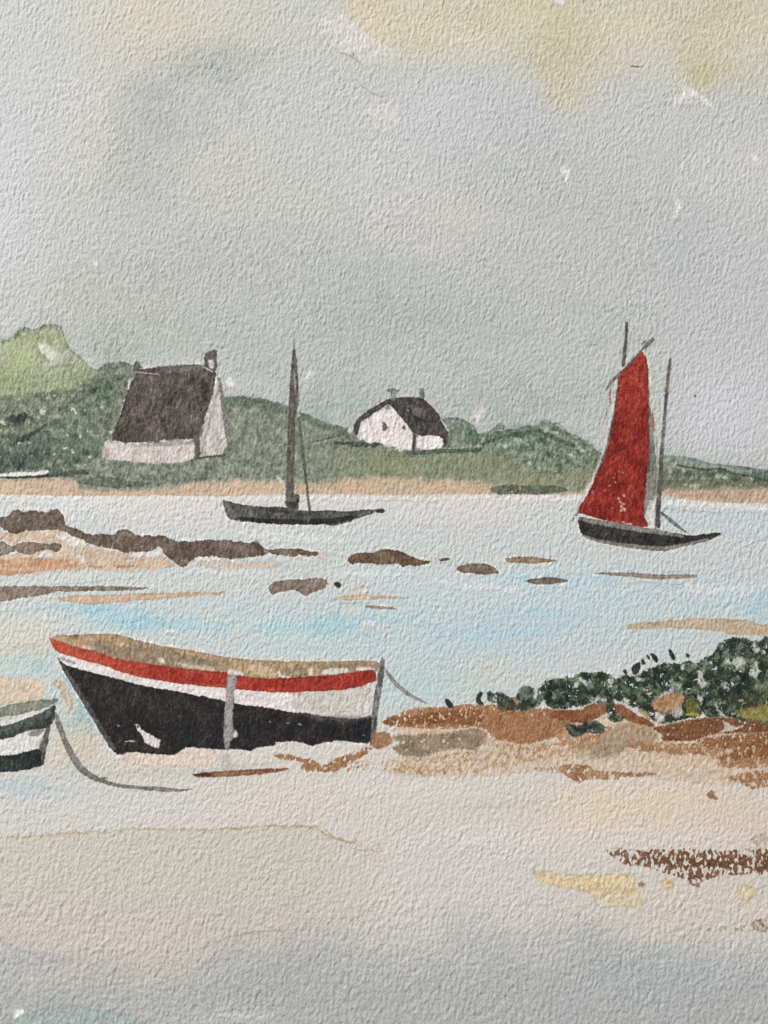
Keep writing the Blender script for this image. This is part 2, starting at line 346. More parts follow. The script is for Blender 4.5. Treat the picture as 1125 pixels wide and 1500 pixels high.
# the grass below the white cottage is warmer
gw = (sstep(430, 540, X)*sstep(648, 668, Y)*(1-sstep(880, 960, X)))[..., None]
t2 = np.clip(.5 + 1.2*TV + .4*T8, 0, 1)[..., None]
grass = np.array((118, 124, 98), F)*(1-t2) + np.array((156, 155, 128), F)*t2
green = green*(1-gw) + grass*gw
gr = (sstep(955, 985, X)*sstep(680, 712, Y))[..., None]
green = green*(1-gr) + (np.array((98, 106, 84), F)*(1-t) + np.array((134, 134, 108), F)*t)*gr
gb = (sstep(326, 350, X)*(1-sstep(470, 520, X))*sstep(578, 600, Y))[..., None]
green = green*(1-gb*.7) + (np.array((112, 121, 104), F)*(1-t) + np.array((146, 150, 134), F)*t)*gb*.7
green = green*(1 + .10*(HN[..., None]-.5) + .09*FN[..., None])
rim = np.exp(-np.maximum(Y-ht, 0)/3.0)[..., None]*.16
green = green*(1-rim)
C[:] = C*(1-gm[..., None]) + green*gm[..., None]
L[gm > .5] = HILL

# hill details
paint(line([(332, 588, 4), (350, 589, 6), (372, 591, 6), (400, 598, 6), (416, 602, 4)], 1.6), (80, 100, 84), .65, (100, 116, 98), '8', soft=2.5)
paint(line([(432, 606, 2), (452, 615, 5), (480, 626, 6), (512, 634, 3)], 1.4), (92, 112, 96), .65, (112, 130, 112), '8', soft=2.5)
paint(line([(452, 652, .8), (475, 646, 1.3), (505, 640, .8)], .8), (178, 184, 168), .7)
paint(line([(455, 650, 1), (480, 642, 1.6), (506, 637, 1)], .8), (88, 98, 80), .6)
paint(line([(490, 649, 1.3), (520, 651, 3), (545, 653, 3.6), (558, 650, 1.5)], 1.2), (68, 84, 74), .85)
paint(poly([(470, 664), (520, 668), (560, 660), (590, 668), (650, 668), (720, 672), (800, 676), (840, 690), (740, 700), (620, 694), (500, 700), (460, 690)], 2), (128, 140, 108), .35, soft=6)
for x, y, r in [(374, 646, 7), (450, 672, 4), (479, 672, 4), (341, 640, 5), (366, 668, 4), (520, 672, 5)]:
    paint(ell(x, y, r*.7, r, 1.6), (164, 172, 158), .65, soft=1.5)
paint(poly([(402, 694), (412, 700), (418, 706), (418, 722), (412, 712)], .8), (200, 194, 184), .85, lab='paper')
paint(line([(560, 668, .6), (590, 669, .6), (630, 669, .5)], .6), (112, 116, 84), .6)
# splashes of bare paper in the sky by the hill
for p, lab in [([(328, 553), (338, 551), (345, 558), (352, 568), (340, 568), (332, 571)], 1), ([(450, 546), (458, 540), (464, 538), (462, 547), (455, 556), (446, 560), (443, 556)], 1), ([(441, 538), (444, 546), (441, 556), (438, 548)], 1),
               ([(697, 622), (694, 610), (700, 600), (708, 594), (712, 602), (705, 612), (699, 624)], 1), ([(691, 606), (695, 590), (698, 596), (694, 612)], 1), ([(510, 628), (516, 624), (519, 632), (514, 636), (508, 634)], 1)]:
    paint(poly(p, 1.1), (206, 204, 200), .9, lab='paper')
# thin dark line below the far white sliver, and the sliver itself
paint(poly([(-60, 694), (20, 690), (30, 680), (44, 678), (58, 686), (66, 690), (40, 692)], 1.4), (148, 156, 136), .7, soft=2)
paint(line([(-80, 701, 1.6), (0, 700, 1.8), (40, 699.5, 1.6), (72, 697.5, 2), (100, 694, 2.4), (130, 693, 1.6)], .8), (64, 70, 62), .85)
paint(line([(74, 692, 4), (100, 695, 5), (125, 692, 3)], 1.4), (84, 96, 86), .7)
paint(line([(118, 706, 3), (140, 706, 7), (170, 708, 8), (200, 710, 4), (222, 708, 2)], 1.6), (80, 92, 80), .7, (104, 112, 98), 'h', lab=HILL)
BT = single('beached_boat', 'thin white sliver of a boat below the dark bushes at the left edge', 'boat')
paint(poly([(-60, 699), (0, 694), (18, 692), (50, 692), (62, 690), (66, 687), (71, 688), (74, 693), (60, 696.5), (30, 698), (0, 698)], .6), (218, 216, 210), .95, edge=.05, lab=BT)
# dark green streak on the shore right of the grass
HG = single('low_bush', 'long low dark green bush at the waterline below the hedge', 'bush')
paint(poly([(715, 716), (722, 713), (745, 711), (770, 712), (800, 711), (822, 713), (836, 720), (800, 724), (760, 724), (722, 724)], 1.2), (80, 90, 76), .85, (110, 120, 100), '20', tb=.4, soft=1.2, dry=.12, lab=HG)

# light green tree on the left
TR = single('tree', 'round pale yellow green tree rising at the left edge behind the dark bushes', 'tree')
p = [(-100, 505), (0, 496), (20, 500), (24, 488), (34, 482), (50, 484), (64, 478), (86, 476), (93, 482), (96, 501), (108, 516), (125, 530), (142, 541), (146, 552), (132, 566), (110, 576), (70, 578), (30, 584), (-100, 590)]
sd = poly(p, 1.1)
paint(sd, (148, 154, 125), .9, (176, 178, 156), '20', 1.2, .4, edge=.14, soft=1.2, lab=TR)
for a in [(20, 560, 40, 18, (138, 152, 108), .7), (90, 560, 30, 16, (146, 160, 116), .6), (30, 520, 26, 24, (166, 178, 128), .6), (70, 498, 16, 12, (148, 162, 112), .5), (120, 558, 20, 10, (120, 138, 104), .6)]:
    s = window(-96, 470, 150, 592, 2); sv = C[s].copy(); wash(*a, w=6)
    k = (L[s] == TR)[..., None]; C[s] = np.where(k, C[s], sv)
paint(poly([(54, 502), (66, 503), (76, 508), (84, 516), (86, 526), (78, 532), (68, 526), (60, 516)], 1.6), (204, 206, 188), .75, soft=2.5)
for x, y in [(22, 494), (28, 492), (8, 500)]: paint(ell(x, y, 4, 3, 1.6), (112, 124, 92), .6)
paint(line([(24, 490, 2), (34, 484, 3), (42, 487, 2)], 1.4), (106, 120, 84), .6)
paint(line([(126, 531, .8), (134, 536, 1.5), (142, 541, 1)], .6), (212, 210, 200), .8)

# darker bushes around the slate cottage
BU = single('bush', 'dense dark green bushes between the pale tree and the slate roofed cottage', 'bush', kind=None)
p = [(-100, 586), (30, 580), (70, 574), (112, 570), (130, 556), (150, 548), (170, 546), (186, 552), (192, 570), (178, 606), (166, 636), (158, 646), (152, 662), (130, 676), (100, 684), (60, 688), (20, 690), (-100, 700)]
paint(poly(p, 2.0), (84, 95, 80), .85, (148, 153, 134), 'f', 1.6, .46, edge=.1, soft=5, gran=.14, lab=BU)
s = window(-96, 540, 200, 700, 2); keep = L[s] == BU; sv = C[s].copy()
for a in [(50, 660, 60, 26, (84, 98, 88), .6), (10, 680, 40, 14, (62, 76, 68), .8), (110, 620, 30, 30, (112, 126, 106), .5), (150, 570, 26, 18, (82, 102, 78), .6), (120, 664, 40, 20, (98, 112, 94), .6), (10, 600, 30, 14, (112, 124, 100), .6), (60, 592, 40, 10, (122, 134, 104), .6), (168, 580, 10, 16, (120, 132, 106), .5)]:
    wash(*a, w=8, tex=.8)
C[s] = np.where(keep[..., None], C[s], sv)
paint(poly([(8, 612), (20, 610), (32, 607), (42, 606), (40, 618), (28, 622), (14, 618)], 2), (58, 60, 54), .85, soft=1.6)
paint(line([(80, 612, .8), (70, 620, 1.4), (50, 636, 3), (30, 646, 4), (18, 652, 2)], 1.2), (60, 72, 62), .8, soft=1.4)
paint(line([(82, 610, .8), (74, 618, 1.6), (60, 622, 1.2)], 1), (160, 168, 152), .8)
for x, y, r in [(5, 619, 5), (0, 632, 3), (40, 606, 2.5), (63, 604, 4.5), (29, 649, 4), (45, 649, 3), (108, 601, 4), (112, 605, 3), (125, 602, 2.5), (118, 640, 3), (106, 661, 2.8), (97, 658, 3), (100, 640, 2), (130, 632, 2), (82, 580, 2), (0, 672, 3), (80, 665, 2), (66, 596, 2), (132, 668, 2.5), (138, 682, 2.5), (95, 632, 1.8), (162, 634, 2), (126, 683, 2)]:
    paint(ell(x, y, r*.9, r*.8, 1.8), (206, 208, 196), .85)
for x, y, r in [(104, 622, 4), (116, 632, 6), (140, 600, 4), (150, 588, 5), (160, 600, 4), (92, 574, 4)]:
    paint(ell(x, y, r, r, 2), (146, 156, 132), .55)
for x, y, r in [(124, 606, 4), (126, 662, 5), (112, 676, 4), (136, 574, 6), (160, 566, 6), (112, 638, 4)]:
    paint(ell(x, y, r, r*.9, 2), (62, 80, 62), .6, soft=1.8)

# bush just right of the white cottage
B2 = single('bush', 'small rounded green bush touching the right side of the white cottage', 'bush')
paint(poly([(646, 622), (650, 614), (660, 613), (670, 611), (682, 617), (693, 622), (697, 634), (700, 646), (698, 656), (670, 659), (654, 660), (658, 640)], 1.4), (104, 119, 103), .88, (142, 152, 137), 'f', 1.7, edge=.2, soft=1, lab=B2)
paint(line([(686, 628, 3), (692, 642, 5), (694, 652, 3)], 1), (84, 106, 86), .6, soft=2)
# hedge
B3 = single('hedge', 'long scalloped hedge with dark and pale green patches between white cottage and red sail', 'hedge')
paint(poly([(698, 640), (712, 638), (728, 633), (751, 629), (779, 624), (799, 618), (812, 619), (822, 630), (843, 641), (858, 646), (870, 656), (876, 672), (868, 690), (850, 688), (820, 694), (790, 690), (760, 676), (730, 668), (704, 664)], 1.6), (88, 108, 86), .8, (146, 156, 136), 'f', 1.7, .5, edge=.10, soft=4, lab=B3)
paint(line([(698, 662, 2), (706, 652, 3), (722, 643, 3), (745, 638, 3), (770, 634, 3.4), (790, 632, 2)], 1.3), (74, 94, 72), .75, soft=1.6)
paint(line([(790, 632, 2.5), (806, 640, 3), (826, 648, 3), (842, 656, 3), (850, 664, 2)], 1.3), (72, 88, 76), .7, soft=1.6)
paint(line([(704, 636, 1), (722, 634, 2), (728, 626, 4), (736, 626, 4)], 1.3), (118, 134, 118), .8)
for x, y, r in [(786, 621.5, 4), (780, 622, 3), (758, 645, 5), (770, 650, 4), (845, 658, 4), (852, 662, 4), (864, 648, 3), (836, 666, 4), (740, 654, 4), (812, 634, 5), (800, 632, 4), (822, 660, 3), (701, 654, 4), (775, 678, 3), (863, 660, 3)]:
    paint(ell(x, y, r*1.3, r*.7, 1.8), (190, 196, 178), .7)
for x, y, r in [(768, 654, 4), (788, 645, 6), (800, 650, 5), (764, 640, 4), (806, 668, 5), (830, 676, 5), (868, 664, 4)]:
    paint(ell(x, y, r, r*.9, 1.8), (72, 90, 72), .5, soft=2)
for x, y in [(799, 617), (816, 622), (827, 633), (843, 640), (733, 622)]:
    paint(line([(x-6, y+5, .6), (x-4, y-1, .7), (x+2, y-2, .8), (x+7, y+4, .6)], .8), (104, 122, 110), .7)
paint(line([(640, 656.5, .7), (665, 657, .9), (700, 655, .8)], .6), (176, 182, 160), .8)
paint(line([(597, 664, 2.5), (612, 664, 3.4), (640, 661, 3.4), (670, 661, 3.2), (704, 660, 2)], .9), (78, 90, 76), .85, (100, 110, 94), '8')  # shadow at the white cottage's foot, painted as a dark green stroke

# headland right of the sail
paint(poly([(966, 668), (990, 669), (1014, 670), (1030, 676), (1050, 680), (1085, 684), (1125, 690), (1240, 700), (1240, 712), (1125, 704), (1098, 697), (1068, 690), (1050, 688), (1030, 690), (1004, 684), (970, 682)], 1.0), (128, 143, 130), .8, (150, 160, 148), '20', edge=.14, lab=HILL)
paint(line([(984, 680, 1), (1004, 684, 1.2), (1033, 689, 1.3), (1050, 686, 1.4), (1062, 689, 2), (1074, 695, 1.4), (1098, 698, 1), (1128, 706, 1.5)], .7), (70, 90, 72), .8)
paint(poly([(1098, 692), (1125, 690), (1160, 696), (1160, 706), (1125, 706), (1100, 702)], 1), (80, 98, 84), .6, soft=2)
for x, y, r in [(985, 681, 5), (1003, 711, 3), (1018, 713, 4), (1022, 712, 3), (1012, 713, 3), (1060, 700, 4), (1050, 698, 4), (1084, 709, 2), (1030, 700, 3), (1000, 690, 3), (1100, 702, 3), (982, 692, 3)]:
    paint(ell(x, y, r, r*.7, 1.5), (186, 192, 174), .75)
for x, y, r in [(990, 690, 5), (1010, 694, 6), (1036, 694, 7), (1056, 692, 5), (1076, 702, 5), (1110, 704, 6)]:
    paint(ell(x, y, r*1.4, r*.7, 1.8), (74, 88, 70), .55, soft=2)

# ---------------------------------------------------------------- slate roofed cottage
HA = thing('cottageA', 'cottage', 'large whitewashed cottage with a tall dark slate roof and two chimneys', 'cottage')
hA_wall = part(HA, 'front_wall'); hA_gab = part(HA, 'gable_wall'); hA_roof = part(HA, 'roof'); hA_ch = part(HA, 'chimney', label='tall chimney with a white face on the gable end'); hA_ch2 = part(HA, 'chimney', label='short grey chimney at the far roof end'); hA_post = part(HA, 'corner_post', hA_wall)
paint(line([(194, 548, 2), (189, 570, 4), (180, 600, 4), (168, 632, 4), (163, 644, 2.5)], .8), (126, 126, 112), .8, soft=1.5)
paint(poly([(151, 674), (150, 660), (156, 646), (160, 641), (163, 650), (168, 645), (182, 650), (200, 652), (236, 648), (277, 644), (288, 650), (287, 673), (262, 678), (236, 680), (189, 676)], .9), (203, 193, 188), 1, (188, 178, 172), '20', edge=.06, lab=hA_wall)
paint(line([(172, 647, 1.5), (200, 652, 4), (240, 650, 4), (270, 647, 4), (284, 650, 2)], 1), (152, 145, 138), .7, soft=2)  # shadow under the eave, painted as a grey band on the wall
paint(ell(155, 665, 3.5, 10, 1), (160, 154, 146), .7, soft=1.6)
for x, y in [(200, 662), (240, 664), (268, 660)]: paint(ell(x, y, 9, 4, 2), (170, 162, 156), .5, soft=2.5)
paint(poly([(316, 546), (321, 560), (324, 590), (330, 622), (335, 665), (294, 672), (292, 650), (300, 620), (310, 585)], .7), (196, 190, 184), 1, (172, 167, 160), 'v', 1.6, edge=.06, lab=hA_gab)
paint(line([(322, 560, .8), (316, 590, 2), (308, 618, 2.5), (300, 640, 2), (296, 660, 1)], .9), (158, 152, 145), .55, soft=1.6)
halo([(202, 545), (206, 541), (233, 538), (260, 536), (297, 534), (306, 540), (316, 544), (316, 556), (313, 574), (304, 602), (297, 622), (290, 638), (281, 644), (260, 644), (233, 646), (205, 648), (182, 649), (172, 646), (163, 645), (176, 612), (188, 574), (197, 550)], 3, .8, 2)
paint(poly([(202, 545), (206, 541), (233, 538), (260, 536), (297, 534), (306, 540), (316, 544), (316, 556), (313, 574), (304, 602), (297, 622), (290, 638), (281, 644), (260, 644), (233, 646), (205, 648), (182, 649), (172, 646), (163, 645), (176, 612), (188, 574), (197, 550)], .9), (103, 93, 87), 1, (84, 75, 71), '20', 1.2, .4, edge=.16, gran=.12, speck=.17, speckcol=(180, 172, 166), lab=hA_roof)
paint(poly([(228, 537), (260, 536), (297, 535), (300, 543), (270, 547), (235, 549)], 1), (112, 103, 98), .6, soft=2)
for p in [[(246, 592, 1), (260, 574, 3), (276, 560, 4), (290, 552, 2)], [(296, 560, 3), (302, 580, 3), (296, 610, 3)], [(240, 620, 2), (246, 636, 4), (244, 644, 2)], [(180, 632, 2), (192, 616, 2)]]:
    paint(line(p, 1.3), (62, 53, 52), .6, soft=2.5)
paint(line([(166, 642, 1), (176, 618, 1.3), (186, 580, 1)], .6), (66, 62, 58), .6)
paint(line([(197, 545.5, .6), (210, 546.5, 1), (234, 549, .6)], .5), (208, 202, 196), .9)
paint(line([(206, 540.5, 1), (218, 539, 1.4), (228, 537, 1)], .6), (212, 208, 202), .9)
paint(line([(296, 536, .8), (304, 541, 1.4), (312, 545, 1)], .5), (212, 206, 200), .85)
paint(poly([(286, 650), (292, 649), (293, 664), (291, 674), (287, 674), (285, 660)], .8), (98, 88, 83), .95, lab=hA_post)
paint(poly([(280, 628), (297, 620), (294, 634), (290, 652), (284, 648)], 1), (98, 88, 84), .75, soft=1.6)
paint(line([(292, 671.5, 1.4), (312, 669, 1.7), (330, 667, 1.2)], .6), (92, 86, 80), .9, lab=hA_gab)
paint(line([(322, 556, 2.2), (326, 584, 2.6), (330, 610, 3.4), (335, 640, 3.4), (338, 663, 3)], .9), (118, 110, 104), .85, (142, 134, 128), '8', lab=hA_gab)
paint(poly([(300, 518), (306, 515), (313, 512), (318, 515), (318, 538), (317, 546), (306, 540), (300, 537)], .7), (106, 101, 95), 1, (88, 83, 78), '8', lab=hA_ch)
paint(poly([(306, 528), (310, 527), (314, 529), (313, 540), (308, 541), (306, 535)], .6), (206, 202, 196), .95)
paint(poly([(196, 534), (201, 530), (206, 531), (207, 541), (200, 545), (197, 543)], .7), (118, 114, 110), 1, (96, 92, 88), '8', lab=hA_ch2)
paint(line([(158, 641, 1), (160, 650, 1.4)], .5), (214, 208, 202), .8)

# ---------------------------------------------------------------- white cottage
HB = thing('cottageB', 'cottage', 'small white cottage with a black roof on the crest of the headland', 'cottage')
b_gab = part(HB, 'gable_wall'); b_front = part(HB, 'front_wall'); b_roof = part(HB, 'roof'); b_ch1 = part(HB, 'chimney', label='T shaped chimney over the gable'); b_ch2 = part(HB, 'chimney', label='plain chimney at the far roof end')
b_w1 = part(HB, 'window', b_gab, label='larger pointed window'); b_w2 = part(HB, 'window', b_gab, label='tiny round window'); b_post = part(HB, 'corner_post', b_front)
for p in [[(524, 612, .8), (530, 608, 1.6), (533, 605, .8)], [(549, 596, .8), (560, 588, 1.4), (568, 583, .8)], [(583, 581.5, 1.3), (598, 579.5, 1.6), (615, 580, 1.4)], [(624, 588, 1), (632, 596, 1.4), (639, 603, 1.2)], [(646, 617, 1.5), (651, 624, 2), (656, 632, 1.4)]]:
    paint(line(p, .6), (212, 208, 203), .9, lab='paper')
halo([(525, 624), (540, 613), (553, 604), (564, 599), (572, 594), (578, 600), (587, 613), (596, 622), (601, 629), (606, 637), (605, 661), (590, 659), (572, 653), (556, 650), (549, 647), (544, 650), (538, 649), (532, 645), (524, 641)], 3, .8, 3)
paint(poly([(525, 624), (540, 613), (553, 604), (564, 599), (572, 594), (578, 600), (587, 613), (596, 622), (601, 629), (606, 637), (605, 661), (590, 659), (572, 653), (556, 650), (549, 647), (544, 650), (538, 649), (532, 645), (524, 641)], .6), (218, 209, 205), 1, (206, 197, 193), 'v', edge=.04, lab=b_gab)
paint(poly([(609, 636), (633, 636), (649, 638), (650, 655), (636, 658), (610, 661)], .6), (217, 211, 207), 1, (204, 198, 194), '20', edge=.04, lab=b_front)
paint(poly([(564, 599), (569, 592), (574, 598), (570, 600), (562, 602)], .5), (122, 142, 128), .7)
paint(poly([(569, 585), (580, 583), (596, 582), (612, 582), (623, 587), (633, 597), (645, 610), (644, 615), (649, 622), (654, 630), (656, 638), (655, 651), (650, 655), (648, 640), (633, 638), (626, 638), (618, 640), (612, 637), (604, 634), (601, 628), (596, 622), (588, 613), (578, 600), (570, 592), (564, 596), (551, 603), (540, 612), (530, 618), (526, 624), (525, 638), (520, 638), (518, 630), (519, 621), (524, 615), (532, 606), (545, 598), (556, 592)], .6, 1), (70, 65, 63), 1, (92, 85, 82), '8', 1.2, .4, edge=.10, speck=.08, lab=b_roof)
paint(poly([(596, 596), (612, 594), (620, 600), (624, 612), (610, 615), (603, 606)], 1), (112, 106, 100), .65, soft=1.6)
paint(ell(612, 601, 6, 4, 1), (124, 118, 110), .5)
paint(ell(597.5, 601, 1.8, 1.2, .6), (196, 192, 186), .9)
paint(line([(600, 598, 1.5), (604, 610, 2), (620, 617, 2), (640, 618, 1.5)], .8), (54, 50, 48), .6)
paint(poly([(608, 633), (618, 632), (618, 634), (610, 635)], .6), (150, 146, 142), .6)
paint(poly([(560, 619), (563.5, 618.5), (568, 626), (566, 630.5), (560, 632)], .3, 0), (112, 100, 94), .95, lab=b_w1)
paint(ell(591.5, 627, 2.6, 3, .5), (106, 98, 92), .95, lab=b_w2)
paint(line([(606.5, 635, 1.8), (606.5, 650, 2.3), (605.5, 662, 1.6)], .5), (90, 82, 78), .95, lab=b_post)
paint(line([(569, 572.5, 2), (576, 572, 2.3), (582, 573, 1.8)], .4), (116, 121, 112), .9, lab=b_ch1)
paint(line([(576, 573, 3.6), (576, 580, 4), (576.5, 585, 3.6)], .5), (132, 138, 128), .9, lab=b_ch1)
paint(poly([(614, 573), (617, 568), (621, 571), (622.5, 585), (615, 584)], .5), (112, 114, 106), .9, lab=b_ch2)

# ---------------------------------------------------------------- bare masted boat
MB = thing('mastboat', 'moored_boat', 'black hulled boat with a tall bare mast and no sail moored below the cottages', 'boat')
m_hull = part(MB, 'hull'); m_mast = part(MB, 'mast'); m_pole = part(MB, 'pole'); m_cab = part(MB, 'deck_house'); m_tip = part(MB, 'bowsprit'); m_wl = part(MB, 'waterline_band', m_hull)
halo([(326, 733), (330, 734), (340, 736), (364, 741), (393, 743), (418, 748), (434, 748), (460, 749), (480, 748), (505, 749), (524, 748), (546, 746), (549, 751), (538, 756), (524, 759), (505, 767), (489, 771), (476, 768), (434, 769), (402, 768), (364, 765), (342, 763), (334, 758), (330, 748)], 3.2, .8, 1)
paint(poly([(326, 733), (330, 734), (340, 736), (364, 741), (393, 743), (418, 748), (434, 748), (460, 749), (480, 748), (505, 749), (524, 748), (546, 746), (549, 751), (538, 756), (524, 759), (505, 767), (489, 771), (476, 768), (434, 769), (402, 768), (364, 765), (342, 763), (334, 758), (330, 748)], .7), (96, 94, 89), 1, (78, 78, 74), '20', edge=.12, speck=.06, lab=m_hull)
paint(line([(350, 759, 1.8), (372, 762, 3.2), (402, 764, 3.6), (434, 765, 3.8), (470, 764, 4), (500, 762, 4), (522, 756, 2)], .8), (46, 48, 48), .92, lab=m_wl)
paint(poly([(331, 738), (340, 741), (345, 750), (345, 762), (335, 758)], .8), (132, 126, 118), .6, soft=1.6)
paint(line([(526, 754, 3.2), (538, 751, 2.6), (546, 749, 2), (554, 748, 1.8)], .5), (112, 108, 101), .9, lab=m_hull)
paint(ell(451, 763, 2.5, 4, .8), (140, 138, 132), .6)
paint(poly([(480, 772), (500, 770), (514, 772), (511, 786), (494, 780), (470, 780), (456, 780), (466, 776)], 1.2), (206, 203, 198), .8, lab='paper')
paint(poly([(393, 744), (405, 742), (418, 744), (430, 746), (436, 749), (418, 752), (396, 750)], .8), (66, 64, 60), .95, lab=m_cab)
paint(poly([(550, 748.5), (554, 745.5), (561, 745), (564.5, 748), (561, 752), (552, 752)], .4), (60, 60, 58), .95, lab=m_tip)
paint(line([(438.5, 612, 1.4), (443.5, 659, 2), (448, 700, 1.9), (451, 725, 1.8), (454, 748, 1.8)], .5), (98, 98, 86), .88, lab=m_pole)
paint(line([(447, 690, 1), (450, 716, 1.4)], .4), (96, 92, 82), .6)
paint(line([(431, 487, .5), (430.5, 498, .7), (430.5, 510, .9)], .3), (126, 128, 122), .7, lab=m_mast)
paint(line([(438, 610, 2), (436, 570, 2.4)], .4), (190, 192, 182), .7)
paint(poly([(430, 509), (433, 514), (436, 540), (438, 580), (436.5, 598), (433, 604), (431.5, 660), (430.5, 722), (432, 724), (440, 724.5), (437.5, 735), (437.5, 750), (418.5, 751), (419.5, 700), (421.5, 640), (423, 598), (425, 560), (427.5, 524)], .5, 1), (92, 85, 79), 1, (112, 105, 98), 'v', edge=.12, speck=.05, lab=m_mast)
paint(line([(431.5, 545, .5), (432.5, 560, .9), (433, 578, .5)], .3), (180, 180, 172), .8)
paint(line([(420, 735, 2), (428, 742, 5), (436, 735, 3)], .6), (58, 54, 50), .7, soft=2)
paint(ell(421, 590, 2, 5, .8), (200, 202, 194), .8)
paint(line([(417, 600, .7), (415, 660, .9), (413, 700, .8)], .6), (170, 174, 160), .5)

# ---------------------------------------------------------------- red sailed boat
SB = thing('sailboat', 'sailing_boat', 'black hulled sailing boat under one tall dark red sail', 'boat')
s_hull = part(SB, 'hull'); s_gun = part(SB, 'gunwale', s_hull); s_bot = part(SB, 'bottom_band', s_hull)
s_sail = part(SB, 'sail', label='tall dark red lugsail'); s_yard = part(SB, 'yard', s_sail); s_main = part(SB, 'mast', label='main mast behind the red sail'); s_miz = part(SB, 'mast', label='bare second mast in front of the sail'); s_stay = part(SB, 'stay'); s_boom = part(SB, 'boom', s_sail); s_shade = part(SB, 'sail_shading', label='narrow grey green shading painted beside the red sail')
# white reserve round the sail
paint(poly([(906, 548), (902, 560), (896, 590), (890, 622), (884, 652), (874, 684), (862, 706), (850, 730), (842, 748), (850, 752), (866, 714), (884, 674), (898, 616), (905, 560), (909, 550)], 1), (200, 199, 193), .9, soft=1.4, lab='paper')
paint(poly([(936, 512), (944, 512), (952, 520), (956, 560), (957, 610), (950, 600), (947, 530)], 1), (192, 198, 186), .8, soft=2)
paint(poly([(955, 524), (966, 530), (974, 560), (970, 620), (962, 690), (956, 640), (958, 580)], 1.2), (180, 189, 176), .7, soft=3)
paint(poly([(946, 592), (953, 598), (957, 640), (960.5, 677), (960, 733), (950, 735), (942, 765), (940, 700), (945, 640)], .7), (134, 133, 122), .92, (110, 108, 98), 'v', edge=.1, lab=s_shade)  # grey green shading of the sail, painted as a strip of its own
paint(line([(962, 640, 1.6), (963, 690, 2), (961, 728, 2)], .6), (164, 166, 150), .7)
paint(line([(963, 560, .8), (965, 620, 1.5), (964, 690, 1.2)], .5), (202, 202, 194), .7)
paint(poly([(951, 734), (960, 733), (961, 775), (944, 776), (950, 768)], .5, 0), (206, 204, 197), .95, lab='paper')
paint(poly([(937, 515), (942, 519), (946.5, 526), (949, 545), (949.5, 576), (949.5, 633), (949.5, 668), (946, 706), (943.5, 734), (942, 758), (949, 767), (948, 772), (940, 772), (915, 769), (887, 763), (858, 755), (844, 750), (852, 738), (866, 714), (872, 697), (884, 673), (892, 645), (898, 616), (902.5, 584), (904.6, 555), (908, 548), (924, 533)], .55, 1), (162, 50, 39), 1, (138, 37, 30), '20', 1.1, .45, edge=.14, gran=.14, speck=.13, speckcol=(196, 112, 98), lab=s_sail)
s = window(840, 510, 960, 640, 0); k = (L[s] == s_sail); g = (k*(1-sstep(530, 650, Y[s]))*.6)[..., None]
C[s] = C[s]*(1-g) + np.array((176, 66, 54), F)*g
for x, y, r in [(910, 742, 3), (906, 731, 2), (913, 726, 2), (908, 736, 2.2), (913, 738, 2), (914, 745, 2), (909, 748, 2.4), (915, 748, 2), (892, 711, 1.6), (900, 708, 1.4), (896, 744, 1.4), (912, 692, 1.3), (930, 718, 1.2), (884, 720, 1.3), (868, 720, 1.4), (912, 662, 1), (906, 690, 1), (898, 700, 1.4)]:
    paint(ell(x, y, r*1.1, r, 1.3), (214, 176, 162), .85, soft=.9)
paint(line([(906, 552, 1), (903, 584, 1.4), (898, 616, 1.8), (890, 650, 1.6), (882, 676, 1.6), (870, 702, 1)], .5), (112, 84, 76), .75)
paint(line([(946, 526, .7), (949.5, 560, 1), (950.5, 640, 1), (950, 690, 1.3)], .5), (120, 84, 78), .6)
paint(line([(894, 570, .8), (893, 585, 1.1), (893, 592, .6)], .6), (160, 70, 58), .75)
paint(line([(889, 598, .6), (886, 614, .9)], .6), (166, 90, 76), .6)
paint(line([(955, 604, .6), (956, 618, 1.4), (957, 632, .8)], .4), (170, 56, 46), .85)
paint(line([(939, 505, .8), (942, 503, 1.2), (944, 500, .7)], .5), (160, 84, 72), .7)
paint(poly([(957, 495), (959, 498), (953, 505), (944, 512), (937.5, 515.5), (941, 508), (949, 499)], .4), (116, 110, 104), .95, lab=s_yard)
paint(line([(938, 515, 1.3), (925, 530, 1.2), (908, 547, 1.2)], .4), (104, 76, 70), .9, lab=s_yard)
paint(line([(909, 546, 1.6), (900, 555, 2.4), (893, 563, 2), (886.5, 573, .6)], .4), (118, 112, 106), .95, lab=s_yard)
paint(line([(917.3, 474, 2.2), (917, 486, 2.2), (917, 499, 2.1), (915, 512, 2.6), (912.5, 535, 2.6)], .4), (90, 86, 81), .97, (108, 104, 98), 'v', lab=s_main)
paint(ell(908, 540, 4, 3, 1), (206, 203, 198), .9, lab='paper')
paint(line([(981.5, 527, 1.6), (979, 548, 2.4), (976, 572, 2.6), (974, 600, 2.2), (970.5, 640, 2.6), (967.5, 680, 2.6), (965, 720, 3.4), (962.5, 760, 4), (962, 777, 4.2)], .4), (122, 115, 107), .97, (98, 94, 89), 'v', 1.8, lab=s_miz)
paint(line([(964, 735, 2), (962.5, 776, 3.2)], .4), (86, 85, 82), .7, soft=1.5)
paint(line([(968, 751, 1.4), (976, 758, 2.2), (985, 765, 3), (994, 773, 2), (1007, 781.5, .8)], .4), (122, 121, 117), .95, lab=s_stay)
paint(line([(837.6, 763, .8), (842, 756, 1.6), (848, 749, 1.4)], .4), (116, 108, 103), .95, lab=s_boom)
